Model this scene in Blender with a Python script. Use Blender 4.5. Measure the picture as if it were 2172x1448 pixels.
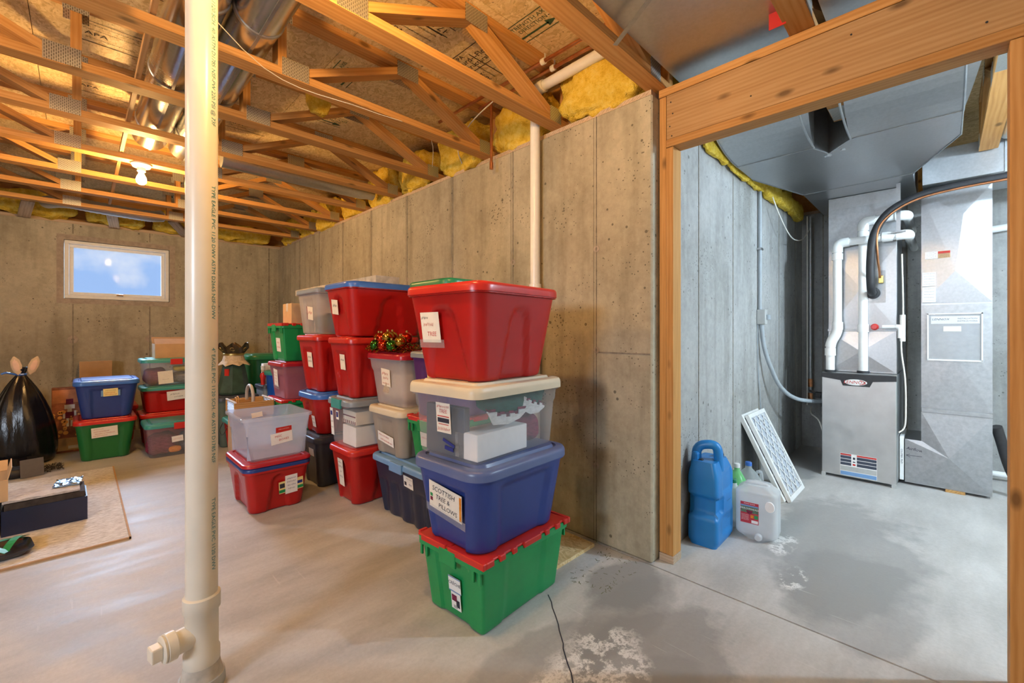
import bpy, bmesh, math, random
from mathutils import Vector, Matrix, Euler
for o in list(bpy.data.objects): bpy.data.objects.remove(o, do_unlink=True)
SC = bpy.context.scene
COL = SC.collection
PI = math.pi

# ------------------------------------------------------------------ camera
cam = bpy.data.cameras.new('camera'); cam.sensor_width = 36.0
cam.lens = 915.0/2172.0*36.0; cam.shift_y = -20.0/2172.0; cam.clip_start = 0.05
co = bpy.data.objects.new('camera', cam); COL.objects.link(co)
co.location = (0, 0, 1.16); co.rotation_euler = (PI/2, 0, -PI/4)
SC.camera = co

# ------------------------------------------------------------------ sky, daylight, exposure
w = bpy.data.worlds.new('sky'); SC.world = w; w.use_nodes = True
wn, wl = w.node_tree.nodes, w.node_tree.links
bg = wn['Background']
tc = wn.new('ShaderNodeTexCoord'); nz = wn.new('ShaderNodeTexNoise'); nz.inputs['Scale'].default_value = 9.0
nz.inputs['Detail'].default_value = 5
cr = wn.new('ShaderNodeValToRGB')
cr.color_ramp.elements[0].position = .46; cr.color_ramp.elements[0].color = (.36, .56, .95, 1)
cr.color_ramp.elements[1].position = .66; cr.color_ramp.elements[1].color = (1.0, 1.0, 1.0, 1)
wl.new(tc.outputs['Generated'], nz.inputs['Vector']); wl.new(nz.outputs['Fac'], cr.inputs['Fac'])
wl.new(cr.outputs['Color'], bg.inputs['Color']); bg.inputs['Strength'].default_value = 0.85

def area(name, loc, target, sx, sy, power, color):
    l = bpy.data.lights.new(name, 'AREA'); l.shape = 'RECTANGLE'; l.size = sx; l.size_y = sy
    l.energy = power; l.color = color
    o = bpy.data.objects.new(name, l); COL.objects.link(o); o.location = loc
    d = Vector(target)-Vector(loc); o.rotation_euler = d.to_track_quat('-Z', 'Y').to_euler()
    return o
# bright sky above the far window, and added cool fill lights outside the frame
area('daylight_far_window', (-0.2, 10.2, 3.95), (0.32, 6.9, 1.85), 4.0, 2.0, 2500, (.58, .76, 1.0))
area('added_fill_utility', (3.25, -2.42, 1.80), (3.1, 0.2, 0.2), 0.95, 0.62, 45, (.66, .83, 1.0))  # added soft fill out of view, beside the cool utility bulb
area('added_fill_left', (-3.12, 0.6, 1.80), (0.5, 1.6, 0.5), 0.95, 0.62, 90, (.74, .85, 1.0))  # added cool fill from the left, out of view
vs = SC.view_settings
vs.view_transform = 'Standard'; vs.look = 'None'; vs.exposure = -0.04; vs.gamma = 1.0; vs.use_curve_mapping = False

# ------------------------------------------------------------------ materials
MATS = {}
def _new(name):
    m = bpy.data.materials.new(name); m.use_nodes = True
    nt = m.node_tree
    return m, nt.nodes, nt.links, nt.nodes['Principled BSDF']
def ramp(n, l, src, stops):
    r = n.new('ShaderNodeValToRGB'); e = r.color_ramp.elements
    while len(e) < len(stops): e.new(.5)
    for i, (p, c) in enumerate(stops):
        e[i].position = p; e[i].color = (*c, 1) if len(c) == 3 else c
    l.new(src, r.inputs['Fac']); return r.outputs['Color']
def noise(n, l, vec, scale, detail=4, rough=.55):
    t = n.new('ShaderNodeTexNoise'); t.inputs['Scale'].default_value = scale
    t.inputs['Detail'].default_value = detail; t.inputs['Roughness'].default_value = rough
    if vec is not None: l.new(vec, t.inputs['Vector'])
    return t.outputs['Fac']
def mapping(n, l, vec, sc=(1, 1, 1), loc=(0, 0, 0), rot=(0, 0, 0)):
    m = n.new('ShaderNodeMapping'); m.inputs['Scale'].default_value = sc
    m.inputs['Location'].default_value = loc; m.inputs['Rotation'].default_value = rot
    l.new(vec, m.inputs['Vector']); return m.outputs['Vector']
def coord(n, which='Object'):
    return n.new('ShaderNodeTexCoord').outputs[which]
def mix(n, l, fac, a, b, mode='MIX'):
    m = n.new('ShaderNodeMix'); m.data_type = 'RGBA'; m.blend_type = mode
    for s, v in ((m.inputs[0], fac), (m.inputs[6], a), (m.inputs[7], b)):
        if hasattr(v, 'links'): l.new(v, s)
        elif isinstance(v, (int, float)): s.default_value = v
        else: s.default_value = (*v, 1)
    return m.outputs[2]
def bump(n, l, bs, h, strength=.3, dist=.01):
    b = n.new('ShaderNodeBump'); b.inputs['Strength'].default_value = strength
    b.inputs['Distance'].default_value = dist
    l.new(h, b.inputs['Height']); l.new(b.outputs['Normal'], bs.inputs['Normal'])
def mathn(n, l, op, a, b=None, clamp=False):
    m = n.new('ShaderNodeMath'); m.operation = op; m.use_clamp = clamp
    for s, v in zip(m.inputs, (a, b)):
        if v is None: continue
        if hasattr(v, 'links'): l.new(v, s)
        else: s.default_value = v
    return m.outputs[0]
def plain(name, col, rough=.5, metal=0.0, spec=.5, var=.06, scale=30, bmp=0.0):
    """coloured plastic, paper, paint: one base colour with faint mottling"""
    if name in MATS: return MATS[name]
    m, n, l, b = _new(name)
    f = noise(n, l, coord(n), scale, 3)
    c = ramp(n, l, f, [(.3, tuple(x*(1-var) for x in col)), (.7, tuple(min(1, x*(1+var)) for x in col))])
    l.new(c, b.inputs['Base Color'])
    b.inputs['Roughness'].default_value = rough; b.inputs['Metallic'].default_value = metal
    b.inputs['Specular IOR Level'].default_value = spec
    if bmp: bump(n, l, b, f, bmp, .005)
    MATS[name] = m; return m
def clear(name, col, opacity, rough=.12):
    """thin translucent storage plastic"""
    if name in MATS: return MATS[name]
    m, n, l, b = _new(name)
    f = noise(n, l, coord(n), 14, 3)
    c = ramp(n, l, f, [(.3, tuple(x*.93 for x in col)), (.7, col)])
    l.new(c, b.inputs['Base Color']); b.inputs['Roughness'].default_value = rough
    tr = n.new('ShaderNodeBsdfTransparent'); tr.inputs['Color'].default_value = (.97, .98, 1, 1)
    tl = n.new('ShaderNodeBsdfTranslucent'); l.new(c, tl.inputs['Color'])
    m1 = n.new('ShaderNodeMixShader'); m1.inputs[0].default_value = .35
    l.new(b.outputs[0], m1.inputs[1]); l.new(tl.outputs[0], m1.inputs[2])
    m2 = n.new('ShaderNodeMixShader'); m2.inputs[0].default_value = opacity
    l.new(tr.outputs[0], m2.inputs[1]); l.new(m1.outputs[0], m2.inputs[2])
    l.new(m2.outputs[0], n['Material Output'].inputs['Surface'])
    MATS[name] = m; return m
def wood(name, c0, c1, c2, rough=.6):
    m, n, l, b = _new(name)
    oi = n.new('ShaderNodeObjectInfo')
    vm = n.new('ShaderNodeVectorMath'); vm.operation = 'MULTIPLY_ADD'
    cb = n.new('ShaderNodeCombineXYZ')
    for i in range(3): l.new(oi.outputs['Random'], cb.inputs[i])
    l.new(cb.outputs[0], vm.inputs[0]); vm.inputs[1].default_value = (37, 19, 23)
    l.new(coord(n), vm.inputs[2]); v = vm.outputs[0]
    g = noise(n, l, mapping(n, l, v, (1.6, 34, 34)), 1.6, 5, .6)
    wv = n.new('ShaderNodeTexWave'); wv.wave_type = 'RINGS'; wv.rings_direction = 'X'
    wv.inputs['Scale'].default_value = 9; wv.inputs['Distortion'].default_value = 5
    wv.inputs['Detail'].default_value = 3; wv.inputs['Detail Scale'].default_value = 1.2
    l.new(mapping(n, l, v, (.22, 2.6, 2.6)), wv.inputs['Vector'])
    f = mathn(n, l, 'ADD', mathn(n, l, 'MULTIPLY', g, .80), mathn(n, l, 'MULTIPLY', wv.outputs['Fac'], .20))
    c = ramp(n, l, f, [(.28, c0), (.5, c1), (.72, c2)])
    # knots
    vo = n.new('ShaderNodeTexVoronoi'); vo.inputs['Scale'].default_value = 1.0
    l.new(mapping(n, l, v, (4.0, 9, 9)), vo.inputs['Vector'])
    kf = ramp(n, l, vo.outputs['Distance'], [(.07, (1, 1, 1)), (.17, (0, 0, 0))])
    c = mix(n, l, mathn(n, l, 'MULTIPLY', kf, .8), c, tuple(x*.28 for x in c0))
    # board to board tone
    tone = ramp(n, l, oi.outputs['Random'], [(0, (.80, .78, .76)), (1, (1.12, 1.1, 1.06))])
    c = mix(n, l, 1.0, c, tone, 'MULTIPLY')
    l.new(c, b.inputs['Base Color']); b.inputs['Roughness'].default_value = rough
    b.inputs['Specular IOR Level'].default_value = .25
    bump(n, l, b, g, .15, .004)
    MATS[name] = m; return m
def concrete_wall(name, a, bcol, dark):
    m, n, l, b = _new(name)
    v = coord(n)
    f1 = noise(n, l, v, 1.1, 6, .62); f2 = noise(n, l, mapping(n, l, v, (7, 7, .8)), 1.2, 4)
    f3 = noise(n, l, v, 26, 4, .7)
    c = ramp(n, l, f1, [(.30, a), (.68, bcol)])
    st = ramp(n, l, f2, [(.48, (1, 1, 1)), (.70, (.72, .71, .69))])
    c = mix(n, l, .9, c, st, 'MULTIPLY')
    f4 = noise(n, l, mapping(n, l, v, (1, 1, .7), (3.3, 1.1, 5.2)), 2.7, 7, .68)
    c = mix(n, l, .75, c, ramp(n, l, f4, [(.50, (1, 1, 1)), (.66, (.78, .77, .75))]), 'MULTIPLY')
    c = mix(n, l, 1.0, c, ramp(n, l, f3, [(.3, (.86, .86, .86)), (.65, (1.05, 1.05, 1.05))]), 'MULTIPLY')
    # bug holes
    vo = n.new('ShaderNodeTexVoronoi'); vo.inputs['Scale'].default_value = 17
    l.new(v, vo.inputs['Vector'])
    sz = noise(n, l, v, 5.0, 2)
    thr = mathn(n, l, 'MULTIPLY', mathn(n, l, 'SUBTRACT', sz, .36), .55)
    hole = mathn(n, l, 'LESS_THAN', vo.outputs['Distance'], thr)
    vo2 = n.new('ShaderNodeTexVoronoi'); vo2.inputs['Scale'].default_value = 48
    l.new(v, vo2.inputs['Vector'])
    thr2 = mathn(n, l, 'MULTIPLY', mathn(n, l, 'SUBTRACT', noise(n, l, v, 3.3, 2), .44), .9)
    hole2 = mathn(n, l, 'LESS_THAN', vo2.outputs['Distance'], thr2)
    hh = mathn(n, l, 'MAXIMUM', hole, hole2)
    c = mix(n, l, mathn(n, l, 'MULTIPLY', hh, .75), c, dark)
    l.new(c, b.inputs['Base Color']); b.inputs['Roughness'].default_value = .85
    b.inputs['Specular IOR Level'].default_value = .2
    h = mathn(n, l, 'SUBTRACT', mathn(n, l, 'MULTIPLY', f3, .5), hh)
    bump(n, l, b, h, .35, .006)
    MATS[name] = m; return m
def concrete_floor():
    m, n, l, b = _new('floor_concrete')
    v = coord(n)
    f1 = noise(n, l, mapping(n, l, v, (1, 1, 1)), .9, 7, .62)
    f2 = noise(n, l, mapping(n, l, v, (1.2, 4.2, 1), rot=(0, 0, .5)), 2.0, 6, .6)
    f3 = noise(n, l, v, 60, 3, .7)
    c = ramp(n, l, f1, [(.32, (.42, .412, .40)), (.62, (.55, .54, .525))])
    c = mix(n, l, .9, c, ramp(n, l, f2, [(.33, (.84, .84, .84)), (.66, (1.10, 1.10, 1.11))]), 'MULTIPLY')
    c = mix(n, l, .8, c, ramp(n, l, f3, [(.3, (.9, .9, .9)), (.7, (1.06, 1.06, 1.06))]), 'MULTIPLY')
    def blob(cx, cy, rx, ry, wob, sc, edge=.12, seed=0.0):
        """stain: an ellipse with a ragged outline"""
        p = mapping(n, l, v, (1/rx, 1/ry, 0), (-cx/rx, -cy/ry, 0))
        vm = n.new('ShaderNodeVectorMath'); vm.operation = 'LENGTH'; l.new(p, vm.inputs[0])
        q = noise(n, l, mapping(n, l, v, (1, 1, 1), (seed, seed*.7, 0)), sc, 6, .6)
        d = mathn(n, l, 'ADD', vm.outputs['Value'], mathn(n, l, 'MULTIPLY', mathn(n, l, 'SUBTRACT', q, .5), wob))
        return ramp(n, l, d, [(1-edge, (1, 1, 1)), (1+edge, (0, 0, 0))])
    grey = (.235, .235, .235)
    for (cx, cy, rx, ry, fac, sd) in ((2.95, .40, .85, .36, .58, 3.1), (2.45, .28, .5, .25, .5, 8.4), (1.78, 1.02, .24, .18, .80, 1.7),
                                      (1.45, .72, .40, .26, .66, 5.5), (1.62, .92, .32, .14, .5, 7.7), (1.12, .98, .42, .16, .5, 2.2), (1.28, .62, .28, .12, .45, 9.3), (4.55, .95, .8, .25, .6, 6.1)):
        c = mix(n, l, mathn(n, l, 'MULTIPLY', blob(cx, cy, rx, ry, 1.5, 2.6, .18, sd), fac), c, grey)
    vein = noise(n, l, mapping(n, l, v, (1, 1, 1)), 9.0, 8, .72)
    vm_ = ramp(n, l, vein, [(.47, (0, 0, 0)), (.53, (1, 1, 1)), (.60, (0, 0, 0))])
    for (cx, cy, rx, ry) in ((1.20, .84, .34, .17), (2.72, .62, .16, .07), (2.38, .50, .14, .06)):
        k = mathn(n, l, 'MULTIPLY', blob(cx, cy, rx, ry, 1.2, 4.0, .3, 4.4), vm_)
        c = mix(n, l, mathn(n, l, 'MULTIPLY', k, .9), c, (.80, .79, .77))
    # scuffs
    sw = noise(n, l, mapping(n, l, v, (30, 1.6, 1), rot=(0, 0, .9)), 2.2, 3, .5)
    sk = ramp(n, l, sw, [(.68, (0, 0, 0)), (.74, (1, 1, 1))])
    c = mix(n, l, mathn(n, l, 'MULTIPLY', mathn(n, l, 'MULTIPLY', sk, f1), .5), c, (.74, .73, .72))
    l.new(c, b.inputs['Base Color'])
    l.new(ramp(n, l, f2, [(.3, (.42, .42, .42)), (.7, (.62, .62, .62))]), b.inputs['Roughness'])
    b.inputs['Specular IOR Level'].default_value = .22
    bump(n, l, b, f3, .12, .004)
    MATS['floor_concrete'] = m; return m
def osb():
    m, n, l, b = _new('osb')
    oi = n.new('ShaderNodeObjectInfo'); cb = n.new('ShaderNodeVectorMath'); cb.operation = 'ADD'
    l.new(coord(n), cb.inputs[0]); l.new(oi.outputs['Location'], cb.inputs[1]); v = cb.outputs[0]
    vo = n.new('ShaderNodeTexVoronoi'); vo.inputs['Scale'].default_value = 75; vo.distance = 'MANHATTAN'
    wq = n.new('ShaderNodeTexNoise'); wq.inputs['Scale'].default_value = 9
    l.new(v, wq.inputs['Vector'])
    vv = n.new('ShaderNodeVectorMath'); vv.operation = 'MULTIPLY_ADD'
    l.new(wq.outputs['Color'], vv.inputs[0]); vv.inputs[1].default_value = (.12, .12, .12); l.new(mapping(n, l, v, (1, .55, 1)), vv.inputs[2])
    l.new(vv.outputs[0], vo.inputs['Vector'])
    sp = n.new('ShaderNodeSeparateColor'); l.new(vo.outputs['Color'], sp.inputs[0])
    g = noise(n, l, mapping(n, l, v, (60, 9, 60)), 2.0, 3)
    f = mathn(n, l, 'ADD', mathn(n, l, 'MULTIPLY', sp.outputs[0], .55), mathn(n, l, 'MULTIPLY', g, .45))
    c = ramp(n, l, f, [(.20, (.58, .41, .18)), (.48, (.74, .55, .28)), (.80, (.85, .68, .40))])
    dk = noise(n, l, v, 55, 2)
    c = mix(n, l, ramp(n, l, dk, [(.68, (0, 0, 0)), (.74, (.85, .85, .85))]), c, (.16, .08, .03))
    l.new(c, b.inputs['Base Color']); b.inputs['Roughness'].default_value = .55
    b.inputs['Specular IOR Level'].default_value = .35
    bump(n, l, b, f, .25, .003)
    MATS['osb'] = m; return m
def metal(name, col, rough, mott=.12, scale=60, anis=None):
    m, n, l, b = _new(name)
    v = coord(n)
    f = noise(n, l, v if anis is None else mapping(n, l, v, anis), scale, 3)
    big = noise(n, l, v, 3, 4)
    c = ramp(n, l, f, [(.3, tuple(x*(1-mott) for x in col)), (.7, col)])
    l.new(c, b.inputs['Base Color']); b.inputs['Metallic'].default_value = 1.0
    r = ramp(n, l, mathn(n, l, 'ADD', mathn(n, l, 'MULTIPLY', f, .4), mathn(n, l, 'MULTIPLY', big, .6)), [(.3, (rough*.8,)*3), (.7, (rough*1.25,)*3)])
    l.new(r, b.inputs['Roughness'])
    bump(n, l, b, big, .05, .02)
    MATS[name] = m; return m
def plate_mat():
    m, n, l, b = _new('nail_plate')
    v = coord(n)
    br = n.new('ShaderNodeTexBrick'); br.inputs['Scale'].default_value = 1.0
    br.inputs['Brick Width'].default_value = .016; br.inputs['Row Height'].default_value = .0075
    br.inputs['Mortar Size'].default_value = .0021
    br.inputs['Color1'].default_value = (.08, .08, .08, 1); br.inputs['Color2'].default_value = (.2, .2, .2, 1)
    br.inputs['Mortar'].default_value = (1, 1, 1, 1)
    sx = n.new('ShaderNodeSeparateXYZ'); l.new(v, sx.inputs[0]); cx = n.new('ShaderNodeCombineXYZ')
    l.new(sx.outputs[2], cx.inputs[0]); l.new(sx.outputs[0], cx.inputs[1])
    l.new(cx.outputs[0], br.inputs['Vector'])
    c = mix(n, l, br.outputs['Color'], (.17, .16, .13), (.62, .62, .58))
    l.new(c, b.inputs['Base Color']); b.inputs['Metallic'].default_value = .85
    b.inputs['Roughness'].default_value = .42
    MATS['nail_plate'] = m; return m
def insulation():
    m, n, l, b = _new('insulation')
    v = coord(n)
    f = noise(n, l, v, 22, 5, .7); g = noise(n, l, v, 130, 2)
    c = ramp(n, l, f, [(.3, (.66, .40, .03)), (.5, (.86, .60, .08)), (.75, (.93, .74, .20))])
    l.new(c, b.inputs['Base Color']); b.inputs['Roughness'].default_value = 1.0
    b.inputs['Specular IOR Level'].default_value = .05
    bump(n, l, b, mathn(n, l, 'ADD', f, mathn(n, l, 'MULTIPLY', g, .5)), .8, .02)
    MATS['insulation'] = m; return m
def weave(name, a, bcol, sc=90, rough=.95):
    m, n, l, b = _new(name)
    v = coord(n)
    f = noise(n, l, mapping(n, l, v, (sc*.3, sc, sc)), 1.0, 3, .7); g = noise(n, l, v, 4, 4)
    c = ramp(n, l, f, [(.36, a), (.60, bcol)])
    c = mix(n, l, .5, c, ramp(n, l, g, [(.3, (.85, .85, .85)), (.7, (1.05, 1.05, 1.05))]), 'MULTIPLY')
    l.new(c, b.inputs['Base Color']); b.inputs['Roughness'].default_value = rough
    b.inputs['Specular IOR Level'].default_value = .1
    bump(n, l, b, f, .5, .004)
    MATS[name] = m; return m
def emit(name, col, s):
    m, n, l, b = _new(name)
    b.inputs['Base Color'].default_value = (*col, 1)
    b.inputs['Emission Color'].default_value = (*col, 1); b.inputs['Emission Strength'].default_value = s
    MATS[name] = m; return m

wood('fir', (.48, .225, .062), (.57, .29, .09), (.63, .345, .125))
wood('fir_pale', (.50, .275, .11), (.58, .345, .15), (.65, .41, .20))
wood('fir_grey', (.36, .27, .19), (.48, .37, .27), (.58, .46, .36))
wood('basket_wood', (.42, .22, .07), (.58, .33, .12), (.68, .43, .18), .45)
concrete_wall('wall_concrete', (.36, .32, .235), (.53, .485, .365), (.09, .08, .06))
concrete_wall('wall_concrete_pale', (.31, .31, .30), (.45, .45, .44), (.12, .12, .11))
concrete_floor(); osb(); plate_mat(); insulation()
metal('galvanised', (.50, .515, .53), .38)
metal('galvanised_dull', (.46, .475, .49), .46, .2, 40)
metal('steel_brushed', (.60, .60, .59), .38, .1, 12, (90, 1, 1))
metal('copper', (.72, .33, .16), .32, .3, 20)
metal('brass', (.62, .46, .16), .35)
metal('foil', (.60, .62, .64), .5); metal('duct_shiny', (.66, .67, .68), .24)
metal('dark_bronze', (.20, .14, .09), .38, .4, 12)
plain('pvc', (.86, .84, .79), .28, var=.03)
plain('pvc_white', (.88, .89, .88), .3, var=.02)
plain('pvc_cream', (.74, .69, .59), .30, var=.05, scale=6)
plain('sleeve_concrete', (.52, .48, .42), .9, var=.25, scale=18, bmp=.4)
plain('black_rubber', (.025, .025, .028), .55, var=.2)
plain('black', (.012, .012, .014), .4)
plain('paper', (.84, .77, .66), .8, var=.04)
plain('paper_white', (.88, .87, .85), .75, var=.03)
plain('paper_yellow', (.86, .72, .30), .75, var=.05)
plain('ink', (.03, .03, .05), .7); plain('ink_red', (.55, .05, .04), .7); plain('ink_blue', (.02, .03, .22), .6)
plain('ink_teal', (.02, .22, .27), .6); plain('print_black', (.035, .025, .015), .8); plain('print_green', (.04, .09, .04), .8)
plain('grey_conduit', (.36, .40, .43), .45); plain('grey_box', (.45, .46, .45), .4)
plain('wire_white', (.83, .80, .72), .4); plain('tape', (.70, .66, .58), .15)
plain('cardboard', (.50, .31, .155), .85, var=.08, scale=12); plain('cardboard_pale', (.62, .42, .23), .85, var=.06, scale=12)
plain('frame_white', (.80, .80, .78), .4, var=.04); plain('mortar', (.40, .33, .26), .95, var=.15, bmp=.3); plain('seam_dark', (.24, .21, .165), .95, var=.3, bmp=.3)
P_RED = plain('plastic_red', (.43, .010, .009), .33, var=.05, scale=8)
P_REDL = plain('plastic_red_lid', (.56, .026, .018), .30, var=.05, scale=8)
P_CRIM = plain('plastic_crimson', (.42, .016, .030), .30, var=.05, scale=8)
P_BLUE = plain('plastic_blue', (.020, .050, .235), .30, var=.07, scale=8)
P_BLUEL = plain('plastic_blue_lid', (.045, .16, .55), .30, var=.05, scale=8)
P_DENIM = plain('plastic_denim_lid', (.10, .14, .30), .33, var=.06, scale=8)
P_NAVY = plain('plastic_navy', (.014, .022, .060), .36, var=.08, scale=8)
P_SKYL = plain('plastic_sky_lid', (.16, .32, .58), .38, var=.05, scale=8)
P_CHAR = plain('plastic_charcoal', (.045, .055, .085), .38, var=.08, scale=8)
P_GREEN = plain('plastic_green', (.010, .285, .085), .33, var=.07, scale=8)
P_FOREST = plain('plastic_forest', (.012, .15, .035), .34, var=.06, scale=8)
P_GREENL = plain('plastic_green_lid', (.015, .20, .085), .33, var=.05, scale=8)
P_TEALL = plain('plastic_teal_lid', (.045, .30, .28), .36, var=.05, scale=8)
P_PURP = plain('plastic_purple', (.085, .022, .16), .33, var=.07, scale=8)
P_TANL = plain('plastic_tan_lid', (.66, .58, .43), .38, var=.04, scale=8)
P_GREYL = plain('plastic_grey_lid', (.24, .28, .33), .38, var=.05, scale=8)
P_WATER = plain('plastic_water_blue', (.012, .19, .52), .38, var=.06, scale=8, bmp=.05)
C_CLEAR = clear('clear_plastic', (.80, .84, .88), .22)
C_MILK = clear('milky_plastic', (.92, .87, .88), .46, .22)
C_TAN = clear('tan_plastic', (.60, .54, .47), .86, .3)
C_PINK = clear('pink_plastic', (.55, .20, .24), .80, .25)
C_ICE = clear('ice_plastic', (.74, .82, .97), .34, .1)
C_BOTTLE = clear('bottle_plastic', (.85, .90, .92), .35, .1)
C_JUG = clear('jug_plastic', (.90, .92, .93), .66, .25)
C_GREEN = clear('green_liquid', (.25, .75, .30), .75, .1)
C_TAPE = clear('clear_tape', (.9, .88, .84), .18, .08)
C_GLASS = clear('window_glass', (.80, .88, .98), .02, .05)
def M(x): return MATS[x] if isinstance(x, str) else x
# ------------------------------------------------------------------ helpers
def link(name, data, parent=None, loc=(0, 0, 0), rot=(0, 0, 0)):
    o = bpy.data.objects.new(name, data); COL.objects.link(o)
    o.location = loc; o.rotation_euler = rot
    if parent is not None: o.parent = parent
    return o
def tag(o, label=None, cat=None, group=None, kind=None):
    if label: o['label'] = label
    if cat: o['category'] = cat
    if group: o['group'] = group
    if kind: o['kind'] = kind
    return o
def thing(name, label, cat, loc=(0, 0, 0), rz=0.0, group=None):
    return tag(link(name, None, None, loc, (0, 0, rz)), label, cat, group)
def mesh_from(name, verts, faces, mat, smooth=False, autos=None):
    me = bpy.data.meshes.new(name); me.from_pydata([tuple(v) for v in verts], [], faces); me.update()
    me.materials.append(M(mat))
    if smooth:
        for p in me.polygons: p.use_smooth = True
        if autos: me.set_sharp_from_angle(angle=autos)
    return me
def part(name, geo, mat, parent=None, loc=(0, 0, 0), rot=(0, 0, 0), smooth=False, autos=math.radians(40), label=None):
    o = link(name, mesh_from(name, geo[0], geo[1], mat, smooth, autos), parent, loc, rot)
    if label: o['label'] = label
    return o
def merge(*geos):
    V, F = [], []
    for v, f in geos:
        k = len(V); V += [tuple(x) for x in v]; F += [tuple(i+k for i in q) for q in f]
    return V, F
def xf(geo, loc=(0, 0, 0), rot=(0, 0, 0), sc=(1, 1, 1)):
    m = Matrix.Translation(loc) @ Euler(rot).to_matrix().to_4x4() @ Matrix.Diagonal((*sc, 1))
    return [tuple(m @ Vector(v)) for v in geo[0]], geo[1]
def xm(geo, m):
    return [tuple(m @ Vector(v)) for v in geo[0]], geo[1]
def box(x0, x1, y0, y1, z0, z1, bev=0.0, seg=2):
    V = [(x0, y0, z0), (x1, y0, z0), (x1, y1, z0), (x0, y1, z0), (x0, y0, z1), (x1, y0, z1), (x1, y1, z1), (x0, y1, z1)]
    F = [(0, 3, 2, 1), (4, 5, 6, 7), (0, 1, 5, 4), (1, 2, 6, 5), (2, 3, 7, 6), (3, 0, 4, 7)]
    if bev <= 0: return V, F
    bm = bmesh.new(); vs_ = [bm.verts.new(v) for v in V]
    for f in F: bm.faces.new([vs_[i] for i in f])
    bmesh.ops.bevel(bm, geom=bm.edges[:], offset=bev, segments=seg, affect='EDGES', profile=.5)
    bm.verts.index_update()
    r = [tuple(v.co) for v in bm.verts], [tuple(v.index for v in f.verts) for f in bm.faces]
    bm.free(); return r
def cbox(sx, sy, sz, bev=0.0, seg=2):
    return box(-sx/2, sx/2, -sy/2, sy/2, 0, sz, bev, seg)
def loft(rings, cap0=True, cap1=True, closed=True):
    n = len(rings[0]); V = [tuple(p) for r in rings for p in r]; F = []
    for i in range(len(rings)-1):
        for j in range(n if closed else n-1):
            k = (j+1) % n
            F.append((i*n+j, i*n+k, (i+1)*n+k, (i+1)*n+j))
    if cap0: F.append(tuple(reversed(range(n))))
    if cap1: F.append(tuple(range((len(rings)-1)*n, len(rings)*n)))
    return V, F
def lathe(prof, seg=24, cap0=True, cap1=True):
    return loft([[(r*math.cos(2*PI*j/seg), r*math.sin(2*PI*j/seg), z) for j in range(seg)] for r, z in prof], cap0, cap1)
def smooth_path(pts, n=6):
    P = [Vector(p) for p in pts]; out = []
    for i in range(len(P)-1):
        p0 = P[max(i-1, 0)]; p1 = P[i]; p2 = P[i+1]; p3 = P[min(i+2, len(P)-1)]
        for k in range(n):
            t = k/n
            out.append(.5*((2*p1)+(p2-p0)*t+(2*p0-5*p1+4*p2-p3)*t*t+(3*p1-p0-3*p2+p3)*t**3))
    out.append(P[-1]); return out
def tube(pts, r, seg=12, smooth_n=0, cap=True, radii=None):
    P = smooth_path(pts, smooth_n) if smooth_n else [Vector(p) for p in pts]
    rings = []; N = None
    for i, p in enumerate(P):
        if i == 0: t = (P[1]-P[0])
        elif i == len(P)-1: t = (P[-1]-P[-2])
        else: t = (P[i+1]-p).normalized()+(p-P[i-1]).normalized()
        t.normalize()
        if N is None:
            a = Vector((0, 0, 1)) if abs(t.z) < .9 else Vector((1, 0, 0))
            N = (a-t*a.dot(t)).normalized()
        else:
            N = (N-t*N.dot(t)).normalized()
        B = t.cross(N); rr = radii[i] if radii else r
        rings.append([p+(N*math.cos(2*PI*j/seg)+B*math.sin(2*PI*j/seg))*rr for j in range(seg)])
    return loft(rings, cap, cap)
def elbow_path(pts, rad, n=6):
    """polyline with rounded corners"""
    P = [Vector(p) for p in pts]; out = [P[0]]
    for i in range(1, len(P)-1):
        a = (P[i-1]-P[i]).normalized(); b = (P[i+1]-P[i]).normalized()
        s, e = P[i]+a*rad, P[i]+b*rad
        for k in range(n+1):
            t = k/n; out.append((1-t)**2*s+2*t*(1-t)*P[i]+t*t*e)
    out.append(P[-1]); return out
def prism(poly, z0, z1):
    return loft([[(x, y, z0) for x, y in poly], [(x, y, z1) for x, y in poly]])
def rrect(a, b, r, ns=20, nc=7):
    """rounded rectangle, half sizes a, b: (x, y, nx, ny, side, s) counter-clockwise"""
    r = min(r, a*.98, b*.98); out = []
    for side, (p, q, nx, ny) in enumerate((((-a+r, -b), (a-r, -b), 0, -1), ((a, -b+r), (a, b-r), 1, 0), ((a-r, b), (-a+r, b), 0, 1), ((-a, b-r), (-a, -b+r), -1, 0))):
        nm = ('-y', '+x', '+y', '-x')[side]
        for k in range(ns):
            t = k/ns; x = p[0]+(q[0]-p[0])*t; y = p[1]+(q[1]-p[1])*t
            out.append((x, y, nx, ny, nm, x if ny else y))
        cx, cy = ((a-r, -b+r), (a-r, b-r), (-a+r, b-r), (-a+r, -b+r))[side]
        a0 = (-PI/2, 0, PI/2, PI)[side]
        for k in range(nc):
            an = a0+PI/2*k/nc
            out.append((cx+r*math.cos(an), cy+r*math.sin(an), math.cos(an), math.sin(an), 'c', 0))
    return out
def sstep(e0, e1, x):
    if e0 == e1: return 1.0 if x >= e0 else 0.0
    t = max(0, min(1, (x-e0)/(e1-e0))); return t*t*(3-2*t)
def board_m(p0, p1, up=(0, 0, 1)):
    x = (Vector(p1)-Vector(p0)).normalized(); u = Vector(up)
    y = u.cross(x).normalized(); z = x.cross(y)
    m = Matrix((x, y, z)).transposed().to_4x4(); m.translation = Vector(p0); return m
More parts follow.
